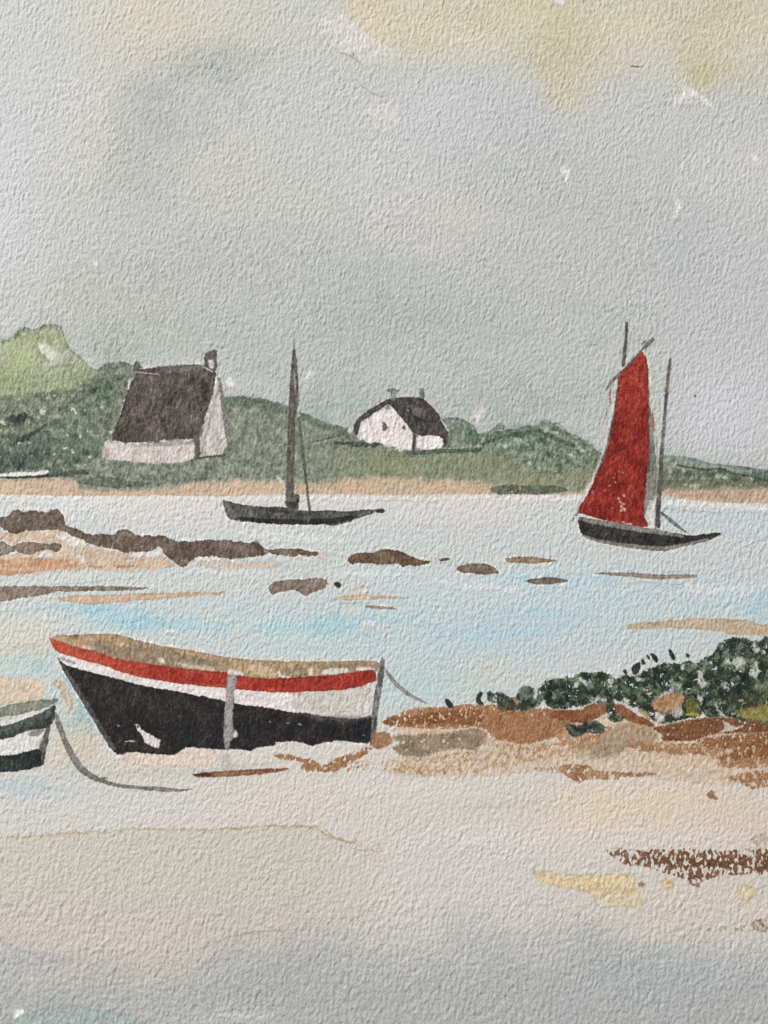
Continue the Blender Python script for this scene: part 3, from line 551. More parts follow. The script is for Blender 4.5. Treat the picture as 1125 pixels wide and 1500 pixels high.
# hull
paint(line([(842, 757, 1.6), (845, 770, 2.6), (852, 784, 2)], .6), (216, 213, 208), .9, lab='paper')
halo([(846, 759), (858, 759), (887, 765), (924, 771), (965, 777), (990, 782), (1014, 785), (1036, 782), (1058.5, 780), (1047, 789), (1030, 794), (1014, 797), (985, 804), (970, 808), (936, 804), (895, 797), (863, 790), (852, 784), (847.5, 772)], 4, .8, 4)
paint(poly([(846, 759), (858, 759), (887, 765), (924, 771), (965, 777), (990, 782), (1014, 785), (1036, 782), (1058.5, 780), (1047, 789), (1030, 794), (1014, 797), (985, 804), (970, 808), (936, 804), (895, 797), (863, 790), (852, 784), (847.5, 772)], .6), (64, 62, 60), 1, (48, 47, 46), '20', 1.4, edge=.1, speck=.06, lab=s_hull)
paint(line([(849, 761, 2), (870, 764.5, 4), (900, 769, 4.2), (930, 774.5, 4), (965, 780, 3.2), (1000, 786, 1.8)], .6), (150, 143, 136), .97, (126, 120, 114), '8', lab=s_gun)
paint(line([(853, 785, 1.4), (875, 792, 2.6), (905, 798, 3), (940, 802, 3.2), (975, 804, 3.2), (1005, 798, 2.4), (1036, 790, 1.6)], .6), (152, 143, 134), .95, (132, 122, 114), '8', lab=s_bot)
paint(line([(970, 793, 1), (995, 794.5, 2.4), (1010, 791, 2)], .6), (44, 43, 42), .7)
paint(poly([(1058, 783), (1068, 780), (1077, 779), (1068, 785), (1050, 792), (1028, 798), (1040, 790)], .7), (212, 208, 203), .9, lab='paper')
paint(line([(890, 805, .7), (940, 808, .9), (980, 809, .6)], .6), (208, 205, 200), .6)

# ---------------------------------------------------------------- rocks in the water
RG = 'rocks showing above the shallow water'
def rock(pts, c1, c2, label, rag=1.1, name='rock', cat='rock', **k):
    r = single(name, label, cat, RG if name == 'rock' else None)
    halo(pts, 2.6, .85, r % 7)
    c1 = tuple(v+k for v, k in zip(c1, (13, 10, 6))); c2 = tuple(v+k for v, k in zip(c2, (13, 10, 6)))
    a = dict(tone='20', tk=.9, tb=.35, edge=.14, soft=.8, speck=.07, speckcol=(170, 160, 148)); a.update(k)
    paint(poly(pts, rag), c1, a.pop('alpha', .97), c2, lab=r, **a)
    return r
# tan and orange sand round the ledge
SB1 = single('sandbank', 'orange tan sand spit around the dark ledge at the left edge', 'sandbank', kind='structure')
paint(poly([(-100, 776), (10, 780), (40, 776), (85, 774), (100, 784), (130, 800), (160, 806), (230, 812), (262, 828), (240, 834), (190, 836), (120, 834), (70, 838), (0, 846), (-100, 846)], 2.2), (198, 176, 152), .9, (188, 160, 134), '20', 1.5, edge=.05, soft=2, dry=.2, dk=.2, lab=SB1)
paint(poly([(-100, 820), (0, 819), (57, 818), (114, 820), (130, 826), (108, 832), (60, 836), (30, 842), (0, 845), (-100, 846)], 1.6), (186, 140, 108), .85, (200, 164, 136), 'h', 1.6, edge=.06, soft=1.5, lab=SB1)
for p in [[(168, 829, 1), (182, 831, 2.4), (197, 829, 1)], [(130, 830, .6), (150, 831, 1)]]: paint(line(p, 1), (190, 134, 100), .8)
for p in [[(80, 780), (100, 782), (128, 792), (132, 800), (110, 803), (94, 796), (84, 788)], [(182, 812), (205, 807), (235, 803), (240, 815), (220, 817), (190, 817)], [(50, 812), (76, 806), (82, 816), (60, 820)], [(112, 812), (124, 812), (128, 826), (118, 826)], [(275, 818), (300, 812), (330, 818), (320, 824), (290, 824)], [(6, 806), (18, 804), (24, 812), (10, 816)]]:
    paint(poly(p, 1.6), (212, 207, 201), .85, lab='paper')
paint(poly([(285, 822), (330, 822), (390, 822), (440, 828), (380, 834), (300, 834)], 2), (196, 176, 156), .7, soft=2.5, dry=.15, lab=SB1)
rock([(-100, 758), (0, 758), (14, 757), (18, 749), (26, 747), (37, 751), (51, 747), (60, 750), (68, 751), (76, 747), (86, 747), (93, 754), (97, 770), (114, 775), (130, 784), (154, 781), (168, 785), (176, 775), (188, 775), (202, 787), (219, 784), (242, 785), (259, 794), (284, 792), (320, 791), (342, 792), (364, 796), (377, 793), (384, 800), (390, 804), (396, 811), (380, 815), (364, 816), (342, 820), (319, 816), (299, 814), (284, 818), (275, 828), (266, 831), (254, 822), (242, 814), (237, 802), (230, 800), (222, 809), (200, 809), (182, 810), (170, 804), (159, 803), (139, 801), (126, 792), (110, 786), (97, 781), (85, 775), (65, 778), (37, 777), (23, 784), (11, 778), (0, 772), (-100, 770)],
     (104, 92, 82), (82, 70, 60), 'longest dark brown rock ledge stepping down to the right from the left edge', 1.3)
paint(poly([(20, 752), (80, 750), (94, 768), (60, 774), (25, 774)], 1.6), (110, 99, 88), .5, soft=4)
paint(line([(376, 796, 4), (382, 808, 4)], 1), (72, 60, 50), .5, soft=2)
paint(line([(163, 808, .5), (165, 800, .9), (167, 796, .5)], .5), (206, 198, 188), .7)
rock([(388, 805), (410, 804), (428, 804), (440, 804), (454, 808), (466, 807), (467, 815), (456, 815), (440, 813), (428, 816), (412, 814), (396, 811)], (112, 98, 84), (92, 78, 66), 'small flat rock trailing off the right end of the long ledge', dry=.1)
paint(ell(474, 815, 8, 5, 1.6), (194, 176, 158), .7)
rock([(-100, 790), (0, 792), (11, 797), (20, 800), (28, 795), (57, 794), (74, 798), (83, 794), (92, 800), (88, 809), (74, 805), (57, 807), (48, 813), (37, 814), (22, 806), (12, 811), (0, 816), (-100, 816)], (126, 113, 102), (104, 90, 80), 'grey brown rock below the left end of the long ledge', 1.2)
rock([(-100, 860), (0, 859), (85, 859), (159, 858.5), (200, 860), (226, 862), (195, 865), (159, 866), (85, 866), (57, 873), (30, 876), (17, 879), (0, 881), (-100, 884)], (132, 119, 107), (114, 101, 90), 'long thin grey brown reef pointing right from the left edge', 1.0)
SB2 = single('sandbank', 'thin ochre sand streak below the grey reef at left', 'sandbank', kind='structure')
paint(poly([(78, 877), (100, 873), (128, 872), (199, 870), (284, 867), (330, 866), (330, 871), (284, 873), (213, 879), (160, 884), (128, 886), (110, 882)], 1.2), (190, 152, 122), .85, (202, 172, 146), '20', soft=1, dry=.12, lab=SB2)
rock([(508, 819), (516, 812), (530, 810), (546, 810), (554, 807), (562, 804.5), (572, 805), (580, 806), (590, 809), (600, 814), (614, 820), (628, 821), (634, 823), (622, 827), (610, 829), (597, 828), (590, 831), (582, 825), (570, 827), (556, 828), (540, 824), (524, 825), (514, 828)], (104, 84, 68), (84, 66, 52), 'humped dark brown rock in mid water, the largest right of the bare mast', .9)
rock([(642, 820), (650, 817.5), (659, 818), (660, 820.5), (652, 822.5), (644, 822)], (98, 78, 62), (84, 66, 54), 'tiny dark rock between the humped rock and the oval rock', .5)
rock([(667, 833), (678, 827), (692, 825.6), (708, 825), (722, 830), (733, 840), (722, 841), (705, 841.5), (685, 840), (674, 838)], (112, 100, 86), (94, 82, 70), 'oval grey brown rock right of the tiny one', .7)
rock([(737, 820), (745, 816.5), (769, 815.5), (795, 818), (816, 820.5), (814, 824), (795, 824), (782, 826), (765, 824), (748, 825)], (142, 122, 102), (124, 106, 88), 'light brown flat rock, the upper one left of the red sailed boat', .8)
rock([(769, 850), (785, 846.5), (804, 845.5), (822, 847), (835, 850.5), (822, 854), (804, 856), (782, 856), (773, 853)], (112, 106, 96), (96, 90, 80), 'grey lens shaped rock, lowest of those left of the red sailed boat', .6)
rock([(864, 840), (885, 838.5), (920, 838.6), (950, 841), (972, 842), (1000, 841), (1021.5, 842.5), (1019, 846.5), (995, 847.5), (976, 848.5), (950, 848), (920, 844.5), (890, 842.5)], (144, 132, 121), (128, 116, 105), 'long thin grey rock under the hull of the red sailed boat', .6)
paint(line([(930, 852, .5), (970, 855, .8), (1000, 857, .5)], .8), (160, 164, 164), .6)
rock([(393, 860), (400, 853), (408, 851), (426, 849.5), (444, 848), (462, 847), (478, 848), (480, 854), (476, 863), (462, 866), (454, 870), (446, 873), (440, 868), (434, 864), (426, 864), (418, 866), (408, 868), (401, 872), (394, 866)], (122, 110, 100), (102, 92, 82), 'flat topped grey rock beside the round black buoy', .9)
paint(poly([(480, 853), (490, 850), (488, 862), (478, 864)], 1.2), (208, 203, 198), .8)
BY = single('mooring_buoy', 'tiny round black brown buoy beside the flat topped grey rock', 'buoy')
paint(ell(495, 856.6, 4.6, 4.4, .5), (58, 44, 36), .98, edge=.1, lab=BY)
SB3 = single('sandbank', 'thin ochre sand streak right of the black buoy', 'sandbank', kind='structure')
paint(poly([(520, 862), (528, 858), (536, 860), (546, 870), (520, 872), (510, 866)], 1.8), (204, 192, 176), .7, soft=2)
paint(poly([(486, 877), (505, 873), (524, 871), (540, 872), (556, 873), (582, 874), (606, 876), (585, 878), (556, 877), (520, 879), (495, 880)], .7), (190, 160, 130), .9, (206, 180, 154), '20', lab=SB3)
rock([(530, 888), (545, 886.5), (565, 888), (586, 892), (570, 893), (548, 892)], (150, 138, 126), (136, 124, 112), 'faint small grey streak of rock below the ochre sand right of the buoy', .6)
paint(line([(496, 885, .5), (515, 884, .9), (528, 883, .5)], .8), (150, 160, 160), .6)
SB4 = single('sandbank', 'pale tan sandbar above the green bushes at the right edge', 'sandbank', kind='structure')
paint(poly([(916, 917), (925, 913), (945, 911), (968, 910), (1000, 907), (1028, 905), (1070, 907), (1101, 909), (1106, 914), (1140, 918), (1240, 918), (1240, 930), (1120, 930), (1071, 931), (1055, 924), (1041, 924), (1010, 921), (976, 920), (940, 922), (920, 922)], 1.1), (190, 168, 140), .9, (178, 154, 126), 'h', 1.4, edge=.06, dry=.16, dk=.14, lab=SB4)

for a in [(30, 930, 60, 22, (198, 194, 180), .7), (70, 955, 30, 16, (190, 188, 174), .5), (130, 1090, 40, 34, (192, 185, 166), .7), (112, 1050, 18, 26, (166, 182, 178), .7), (150, 1130, 60, 14, (196, 190, 176), .6), (108, 1110, 20, 16, (196, 182, 158), .6), (40, 1150, 60, 12, (176, 188, 189), .6), (110, 1130, 40, 10, (178, 188, 186), .5)]:
    wash(*a, w=9, tex=.7)
paint(line([(96, 990, 2), (112, 1012, 4), (128, 1038, 5), (146, 1070, 4), (158, 1092, 2)], 1.2), (164, 190, 200), .75, soft=1.6, edge=.05)
# ---------------------------------------------------------------- sand behind the cut off boat, beige under the big hull
SB5 = single('sandbank', 'peach sand patch behind the small green boat at the left edge', 'sandbank', kind='structure')
paint(poly([(-100, 990), (0, 990), (20, 994), (45, 993), (64, 997), (69, 1010), (62, 1024), (30, 1028), (0, 1034), (-100, 1034)], 1.2), (206, 184, 158), .85, (196, 176, 152), '20', edge=.05, soft=1.6, lab=SB5)
paint(line([(82, 1000, 4), (92, 1004, 6), (98, 1018, 6), (104, 1034, 4)], 1), (192, 172, 146), .8, soft=1.3, lab=SB5)
paint(line([(96, 990, 3), (110, 1008, 5), (124, 1032, 5), (132, 1048, 3)], 1), (168, 192, 202), .8, soft=2)
paint(line([(118, 1048, 4), (128, 1060, 7), (134, 1072, 4)], 1.4), (166, 182, 178), .6, soft=3)
paint(poly([(170, 1108), (192, 1101), (222, 1104), (258, 1107), (268, 1098), (284, 1094), (320, 1100), (324, 1122), (260, 1122), (200, 1122)], 1.2), (208, 190, 174), .8, soft=1.6, edge=.06)
paint(line([(150, 1134, 1), (200, 1130, 3), (260, 1130, 3), (320, 1125, 3), (400, 1118, 1)], 1.6), (186, 192, 182), .6, soft=2.5)

# ---------------------------------------------------------------- big black boat on the beach
RB = thing('rowboat', 'rowing_boat', 'big black open boat with red and white side stripes lying on the beach', 'boat')
r_hull = part(RB, 'hull'); r_in = part(RB, 'interior'); r_red = part(RB, 'red_stripe'); r_wh = part(RB, 'white_stripe'); r_stem = part(RB, 'stem_post'); r_tr = part(RB, 'stern_post'); r_board = part(RB, 'side_board', label='grey upright board against the middle of the side'); r_cap = part(RB, 'cap', r_board); r_gash = part(RB, 'paint_patch', r_hull, label='bare white patch in the black paint'); r_tub = part(RB, 'dark_corner', r_hull)
halo([(77, 932), (90, 930), (117, 929), (154, 928), (179, 930), (190, 935), (222, 943), (267, 951), (300, 956), (327, 962), (360, 966), (421, 969), (481, 969), (548, 967), (558, 974), (551, 985), (510, 990), (466, 994), (415, 998), (375, 998), (330, 990), (267, 984), (225, 978), (176, 972), (139, 958), (108, 952), (85, 944)], 3.5, .8, 6)
paint(poly([(77, 932), (90, 930), (117, 929), (154, 928), (179, 930), (190, 935), (222, 943), (267, 951), (300, 956), (327, 962), (360, 966), (421, 969), (481, 969), (548, 967), (558, 974), (551, 985), (510, 990), (466, 994), (415, 998), (375, 998), (330, 990), (267, 984), (225, 978), (176, 972), (139, 958), (108, 952), (85, 944)], .8), (158, 132, 100), 1, (182, 154, 122), '20', 1.2, .45, edge=.12, gran=.14, lab=r_in)
for p, c, al in [([(120, 948), (150, 938), (200, 944), (250, 954), (290, 962), (330, 972), (325, 984), (267, 979), (200, 972), (150, 960)], (140, 126, 106), .7), ([(118, 946), (128, 942), (140, 951), (128, 954)], (206, 184, 156), .8),
                 ([(250, 968), (285, 972), (325, 980), (325, 986), (270, 980)], (202, 184, 160), .7), ([(362, 970), (380, 972), (402, 978), (408, 990), (380, 992), (364, 984)], (196, 176, 148), .7), ([(410, 978), (440, 978), (456, 982), (440, 992), (412, 994)], (146, 130, 108), .6), ([(465, 974), (500, 972), (550, 973), (548, 979), (510, 982), (470, 984)], (146, 128, 106), .6), ([(170, 942), (182, 938), (190, 946), (178, 948)], (206, 186, 158), .7)]:
    paint(poly(p, 1.4), c, al, soft=2.5)
paint(line([(128, 954, .8), (140, 957, 1.2), (150, 960, .8)], .8), (166, 120, 88), .7)
for p in [[(230, 962), (240, 964), (244, 972), (232, 972)], [(450, 982), (457, 977), (462, 988), (452, 992)], [(468, 985), (480, 979), (510, 977), (512, 986), (480, 990)], [(406, 980), (414, 988), (430, 993), (408, 996)], [(520, 978), (546, 975), (550, 982), (524, 984)]]:
    paint(poly(p, 1), (212, 204, 194), .9)
paint(poly([(85, 954), (112, 962), (155, 974), (199, 990), (253, 998), (290, 1003), (322, 1006), (360, 1009), (406, 1014), (451, 1012), (497, 1011), (530, 1004), (549, 998), (548, 1020), (543, 1052), (511, 1056), (481, 1054), (430, 1046), (391, 1042), (345, 1036), (300, 1026), (282, 1022), (211, 1008), (148, 990), (102, 978), (88, 966)], .7), (216, 208, 204), 1, (204, 196, 192), '20', edge=.03, lab=r_wh)
paint(poly([(430, 1018), (470, 1014), (510, 1010), (546, 1002), (542, 1044), (510, 1050), (470, 1048), (430, 1042)], 1.4), (180, 177, 166), .85, (192, 189, 180), '20', soft=4)
paint(poly([(533, 1030), (541, 1022), (543, 1042), (532, 1046)], 1), (212, 208, 202), .8)
paint(line([(88, 964, 1.4), (100, 968, 3), (112, 972, 1.5)], .6), (150, 146, 142), .7)
halo([(86, 966), (94, 973), (102.6, 976), (148, 988), (176, 996), (211, 1004.5), (245, 1010), (282, 1017), (306, 1022), (330, 1026.6), (345, 1031), (391, 1037), (430, 1043), (455, 1046), (481, 1050), (511, 1053), (530, 1052), (545, 1046), (546, 1069), (543, 1089), (527, 1088), (500, 1085), (478, 1086), (462, 1091), (454, 1093), (445, 1087), (425, 1085), (404, 1087), (402, 1092), (388, 1093), (375, 1095), (367, 1101), (348, 1096), (318, 1098), (300, 1096), (282, 1094), (268, 1096), (260, 1106), (222, 1104), (191, 1101), (176, 1106), (165, 1100), (148, 1070), (120, 1024), (94, 982)], 4, .8, 5)
paint(poly([(86, 966), (94, 973), (102.6, 976), (148, 988), (176, 996), (211, 1004.5), (245, 1010), (282, 1017), (306, 1022), (330, 1026.6), (345, 1031), (391, 1037), (430, 1043), (455, 1046), (481, 1050), (511, 1053), (530, 1052), (545, 1046), (546, 1069), (543, 1089), (527, 1088), (500, 1085), (478, 1086), (462, 1091), (454, 1093), (445, 1087), (425, 1085), (404, 1087), (402, 1092), (388, 1093), (375, 1095), (367, 1101), (348, 1096), (318, 1098), (300, 1096), (282, 1094), (268, 1096), (260, 1106), (222, 1104), (191, 1101), (176, 1106), (165, 1100), (148, 1070), (120, 1024), (94, 982)], .8, 1), (52, 48, 46), 1, (41, 39, 39), '20', 1.4, edge=.06, ew=3, gran=.08, speck=.03, lab=r_hull)
paint(poly([(112, 982), (150, 992), (260, 1018), (300, 1030), (240, 1050), (180, 1050), (140, 1030)], 1.6), (58, 57, 50), .5, soft=6)
paint(line([(430, 1045, 1.5), (455, 1049, 3), (490, 1054, 4), (520, 1053, 4), (541, 1050, 3)], 1.4), (104, 98, 94), .55, soft=2.5)
paint(poly([(510, 1062), (545, 1060), (545, 1084), (520, 1082), (500, 1076)], 1.2), (36, 40, 43), .9, soft=3, lab=r_tub)
for x, y, r in [(422, 1059, 1.4), (440, 1061, 2), (396, 1057, 1), (533, 1077, 1.6), (174, 1062, 1.3), (242, 1057, 1), (200, 1018, .8)]: paint(ell(x, y, r*1.5, r*.8, .8), (190, 186, 182), .8)
paint(poly([(84, 962), (92, 970), (103, 986), (132, 1032), (160, 1078), (173, 1098), (165, 1101), (150, 1076), (122, 1030), (95, 984), (86, 968)], .6), (84, 79, 76), .95, (100, 95, 90), '8', lab=r_stem)
paint(poly([(72, 933), (84, 938), (108, 947), (140, 954), (176, 967), (225, 973), (267, 979.5), (333, 985), (352, 989), (375, 993), (415, 994), (466, 990), (511, 986), (540, 981), (550, 983), (552, 990), (550, 998), (530, 1005), (496, 1011), (451, 1013), (406, 1015), (360, 1010), (322, 1007), (290, 1004), (253, 1000), (199, 991), (154, 975), (111, 963), (83, 955), (77, 944)], .8, 1), (184, 62, 46), 1, (160, 50, 38), '20', 1.1, edge=.12, gran=.08, speck=.04, lab=r_red)
s = window(70, 925, 240, 1000, 0); k = (L[s] == r_red); g = (k*(1-sstep(110, 250, X[s]))*.55*sstep(-.2, .3, T20[s]+.25))[..., None]
C[s] = C[s]*(1-g) + np.array((204, 98, 68), F)*g
for p in [[(90, 952, 1), (112, 958, 2), (140, 966, 2)], [(180, 985, 1), (200, 989, 1.6), (215, 990, 1)], [(270, 1000, .8), (300, 1003, 1.8), (330, 1006, 1)], [(240, 976, .6), (270, 982, 1), (300, 985, .6)]]:
    paint(line(p, .8), (206, 100, 70), .6, soft=1.5)
paint(line([(104, 949, .7), (124, 954, 1), (150, 962, .7)], .7), (150, 92, 66), .6)
paint(line([(424, 1016, 1), (432, 1017, 2), (442, 1015, 1)], 1), (214, 150, 126), .7)
paint(poly([(75, 935), (80, 932), (79, 940), (74, 940)], .5), (196, 120, 96), .8)
paint(poly([(198, 1060), (201, 1059), (205, 1062), (207, 1067), (214, 1072), (222, 1076), (230, 1081), (236, 1084), (233, 1095), (224, 1094), (213, 1088), (209, 1078), (202, 1070)], .7, 0), (208, 203, 199), .97, edge=.05, lab=r_gash)
paint(ell(203, 1064, 2, 2, .8), (70, 66, 62), .8)
paint(line([(184, 1086, .7), (192, 1084.5, 1.6), (198, 1085.5, .6)], .5), (200, 196, 192), .9)
paint(poly([(333, 990), (340, 987), (347, 989), (347, 998), (345, 1008), (342, 1036), (341, 1066), (347, 1070), (348, 1079), (342, 1082), (337, 1086), (336, 1099), (330, 1098), (327, 1082), (329, 1050), (331, 1020), (332, 1003)], .6, 1), (158, 153, 150), 1, (138, 134, 131), 'v', edge=.1, lab=r_board)
paint(poly([(342, 1072), (348, 1070), (349, 1079), (342, 1082)], .6), (206, 201, 197), .9)
paint(poly([(333, 983), (338, 980), (346, 983), (357, 984), (356, 990), (346, 989), (334, 988)], .6, 0), (212, 207, 200), .95, lab=r_cap)
paint(poly([(326, 1103), (337, 1102), (340, 1130), (325, 1130)], 1), (180, 174, 168), .75, soft=1.6)
paint(poly([(559.5, 961), (562, 964), (563.5, 976), (561, 1000), (557, 1018), (553, 1046), (550, 1066), (547, 1088), (542, 1094), (543, 1070), (545, 1044), (548, 1021), (552, 1000), (556, 978), (558, 968)], .5), (134, 130, 127), 1, (112, 108, 106), '8', edge=.25, ew=1.3, lab=r_tr)
paint(line([(560, 978, 2), (558, 992, 3), (556, 1004, 2)], .6), (86, 80, 79), .7, soft=1.5)
paint(line([(550, 1052, 2), (548, 1072, 3), (545, 1088, 2)], .6), (64, 66, 68), .75, soft=1.4)
R2 = single('mooring_rope', 'short grey rope slanting down from the stern of the big black boat', 'rope')
paint(line([(564, 980, 1.2), (570, 989, 2.8), (577, 999, 3.2), (588, 1009, 3), (602, 1019, 2.4), (614, 1025, 1.6), (625, 1030, .8)], .4), (150, 151, 147), .92, (134, 135, 131), '8', edge=.15, lab=R2)

# ---------------------------------------------------------------- small green boat, cut by the left edge
GB = thing('greenboat', 'moored_boat', 'small dark green and white boat cut off by the left edge', 'boat')
g_white = part(GB, 'white_band'); g_gun = part(GB, 'gunwale'); g_up = part(GB, 'upper_strake'); g_low = part(GB, 'lower_hull'); g_stem = part(GB, 'stem_post')
paint(poly([(-100, 1050), (0, 1046), (40, 1040), (76, 1028), (80, 1040), (74, 1070), (66, 1100), (60, 1110), (0, 1112), (-100, 1112)], .6), (210, 206, 200), 1, (198, 194, 188), '20', edge=.02, lab=g_white)
paint(poly([(-100, 1038), (0, 1037), (20, 1031), (43, 1027), (68, 1024.5), (86, 1024), (87, 1027), (72, 1034), (62, 1039), (34, 1045), (10, 1050), (-100, 1054)], .8), (124, 129, 108), .95, (142, 146, 126), '20', edge=.15, lab=g_gun)
paint(poly([(60, 1027), (76, 1024), (87, 1024), (84, 1029), (70, 1032)], .8), (122, 124, 122), .7)
paint(line([(-10, 1055, 2), (6, 1053, 2), (16, 1050, 1)], .8), (200, 176, 154), .7)
paint(poly([(-100, 1068), (0, 1064), (18, 1061), (34, 1054), (52, 1048), (68, 1040), (76, 1034), (82, 1031), (82, 1046), (79, 1058), (70, 1066), (58, 1069), (48, 1067), (30, 1074), (17, 1079), (0, 1084), (-100, 1090)], .7), (86, 99, 90), 1, (68, 78, 72), '20', 1.5, edge=.12, lab=g_up)
paint(line([(-90, 1084, 3), (0, 1081, 3), (18, 1076, 3), (40, 1068, 3), (62, 1064, 3), (76, 1052, 3), (81, 1038, 2)], .8), (62, 63, 61), .8, soft=1.4)
paint(poly([(40, 1074), (56, 1068), (68, 1068), (60, 1076), (46, 1080)], 1), (120, 116, 110), .7, soft=1.2)
paint(poly([(-100, 1106), (0, 1105), (16, 1107), (36, 1102), (56, 1096), (66, 1096), (67, 1108), (66, 1120), (50, 1125), (28, 1129), (0, 1131), (-100, 1134)], .8), (50, 60, 54), 1, (40, 46, 44), '20', 1.4, edge=.08, lab=g_low)
paint(poly([(0, 1112), (40, 1112), (58, 1116), (30, 1126), (0, 1128)], 1.4), (62, 82, 70), .5, soft=3)
paint(poly([(69, 1066), (76, 1058), (72, 1080), (68, 1100), (66, 1120), (61, 1118), (61, 1100), (57, 1096), (62, 1084)], .7), (88, 85, 80), .92, (110, 106, 100), '8', lab=g_stem)
R1 = single('mooring_rope', 'long grey rope curving from the small green boat down onto the sand', 'rope')
paint(line([(83, 1046, 2), (86, 1058, 4), (91, 1072, 4), (97, 1088, 4), (105, 1104, 4.6), (114, 1119, 5), (124, 1130, 5), (138, 1139, 4), (154, 1145, 3), (172, 1150, 2.4), (186, 1152, 2.6), (210, 1154, 2.4), (236, 1155.5, 3.4), (250, 1157, 2.6), (268, 1157, 1.6), (282, 1156, .8)], .5, 1), (132, 128, 122), .9, (114, 111, 106), '20', edge=.15, lab=R1)
paint(line([(140, 1141, 2), (150, 1140, 2), (158, 1139.5, 1)], .4), (132, 128, 122), .8, lab=R1)

# ---------------------------------------------------------------- brown bank on the right
MUD = single('mud_bank', 'rust brown bank of weed and mud under the green bushes', 'bank', kind='structure')
def mud(pts, c1, c2, rag=1.5, **k):
    a = dict(tone='20', tk=1.5, edge=.06, soft=1.1, dk=.12, speck=.05); a.update(k)
    wt = np.array((.90, .87, .79)) if sum(c1) < 520 else np.ones(3)
    if a.get('dry', 0) and a['dry'] < .4: a['dry'] += .08; a['dk'] = .11
    paint(poly(pts, rag), tuple(np.array(c1)*wt), a.pop('alpha', .92), tuple(np.array(c2)*wt), lab=a.pop('lab', MUD), **a)
# pale sand under the bank
paint(poly([(575, 1060), (640, 1040), (720, 1036), (800, 1040), (900, 1046), (960, 1058), (1125, 1056), (1240, 1056), (1240, 1140), (1125, 1142), (1040, 1130), (960, 1110), (880, 1112), (800, 1104), (720, 1100), (650, 1106), (590, 1100)], 2.4), (190, 160, 132), .75, (204, 184, 160), 'h', 1.4, soft=6, edge=0)
mud([(560, 1112), (620, 1104), (700, 1100), (780, 1092), (840, 1086), (900, 1090), (960, 1094), (1060, 1092), (1240, 1080), (1240, 1150), (1125, 1150), (1000, 1146), (900, 1128), (840, 1120), (780, 1130), (700, 1136), (620, 1138), (560, 1132)], (203, 184, 162), (190, 166, 142), 2, soft=3, alpha=.75, lab=None, tone='8')
mud([(556, 1056), (575, 1048), (593, 1041), (612, 1036), (652, 1035), (700, 1031), (727, 1034), (760, 1040), (780, 1039), (800, 1036), (840, 1044), (842, 1060), (831, 1066), (801, 1084), (770, 1090), (753, 1089), (721, 1081), (711, 1066), (690, 1064), (660, 1068), (639, 1067), (610, 1066), (583, 1065), (566, 1062)], (156, 106, 72), (184, 138, 104), 1.4, dry=.20, dk=.2)
mud([(556, 1056), (575, 1050), (600, 1049), (640, 1044), (700, 1036), (710, 1052), (690, 1062), (640, 1060), (590, 1061), (566, 1062)], (146, 94, 60), (160, 108, 74), 1.3, dry=.22)
mud([(700, 1050), (730, 1044), (780, 1050), (832, 1052), (828, 1068), (796, 1084), (760, 1088), (725, 1080)], (188, 142, 108), (168, 118, 84), 1.8, soft=3, alpha=.7)
TP = single('sandbank', 'taupe grey mud patch in front of the brown bank', 'sandbank', kind='structure')
mud([(575, 1077), (600, 1076), (652, 1075), (670, 1070), (689, 1067), (705, 1068), (713, 1074), (712, 1084), (702, 1092), (699, 1100), (686, 1096), (673, 1096), (655, 1097), (641, 1099), (628, 1108), (615, 1109), (588, 1107), (572, 1096), (580, 1092), (588, 1088), (578, 1084)], (162, 146, 129), (148, 132, 116), 1.4, edge=.06, soft=1.8, dry=.10, lab=TP)
mud([(545, 1074), (556, 1072), (567, 1072), (576, 1082), (572, 1090), (561, 1096), (548, 1098), (543, 1088)], (170, 126, 96), (184, 142, 112), 1)
# dry speckled touches below
mud([(575, 1112), (640, 1106), (720, 1098), (790, 1092), (850, 1092), (870, 1100), (800, 1112), (740, 1126), (660, 1134), (600, 1140), (570, 1130)], (186, 146, 112), (200, 170, 140), 1.8, dry=.56, dk=.1)
mud([(545, 1125), (600, 1120), (660, 1126), (676, 1136), (600, 1138), (550, 1134)], (120, 78, 54), (150, 104, 74), 1.5, dry=.80, dk=.06)
mud([(830, 1094), (870, 1086), (920, 1096), (900, 1112), (850, 1112)], (182, 166, 142), (196, 180, 158), 2, soft=3, alpha=.6)
# streaks by the big boat
mud([(400, 1106), (412, 1103), (436, 1108), (448, 1112), (454, 1110), (462, 1116), (474, 1120), (486, 1116), (494, 1108), (512, 1105), (524, 1102), (534, 1093), (546, 1096), (541, 1104), (526, 1110), (508, 1122), (494, 1130), (470, 1131), (445, 1130), (441, 1124), (446, 1116), (430, 1114), (408, 1112)], (164, 114, 76), (182, 136, 100), 1.2, dry=.18)
mud([(505, 1120), (520, 1116), (545, 1112), (545, 1124), (525, 1132), (508, 1130)], (176, 128, 94), (196, 158, 126), 1.5, dry=.55)
DW = single('driftwood', 'thin dark brown stick lying in front of the big black boat', 'driftwood')
paint(poly([(282, 1134), (292, 1131), (310, 1130.5), (340, 1128), (360, 1127), (390, 1125.5), (426, 1124.5), (418, 1129), (391, 1132.5), (360, 1136), (330, 1137.5), (300, 1139), (288, 1138)], .8), (128, 78, 52), .93, (148, 98, 68), 'h', edge=.1, lab=DW)
paint(line([(284, 1134.5, 1.2), (296, 1134.5, 2.4), (312, 1134.5, 1.4)], .6), (82, 44, 30), .8)
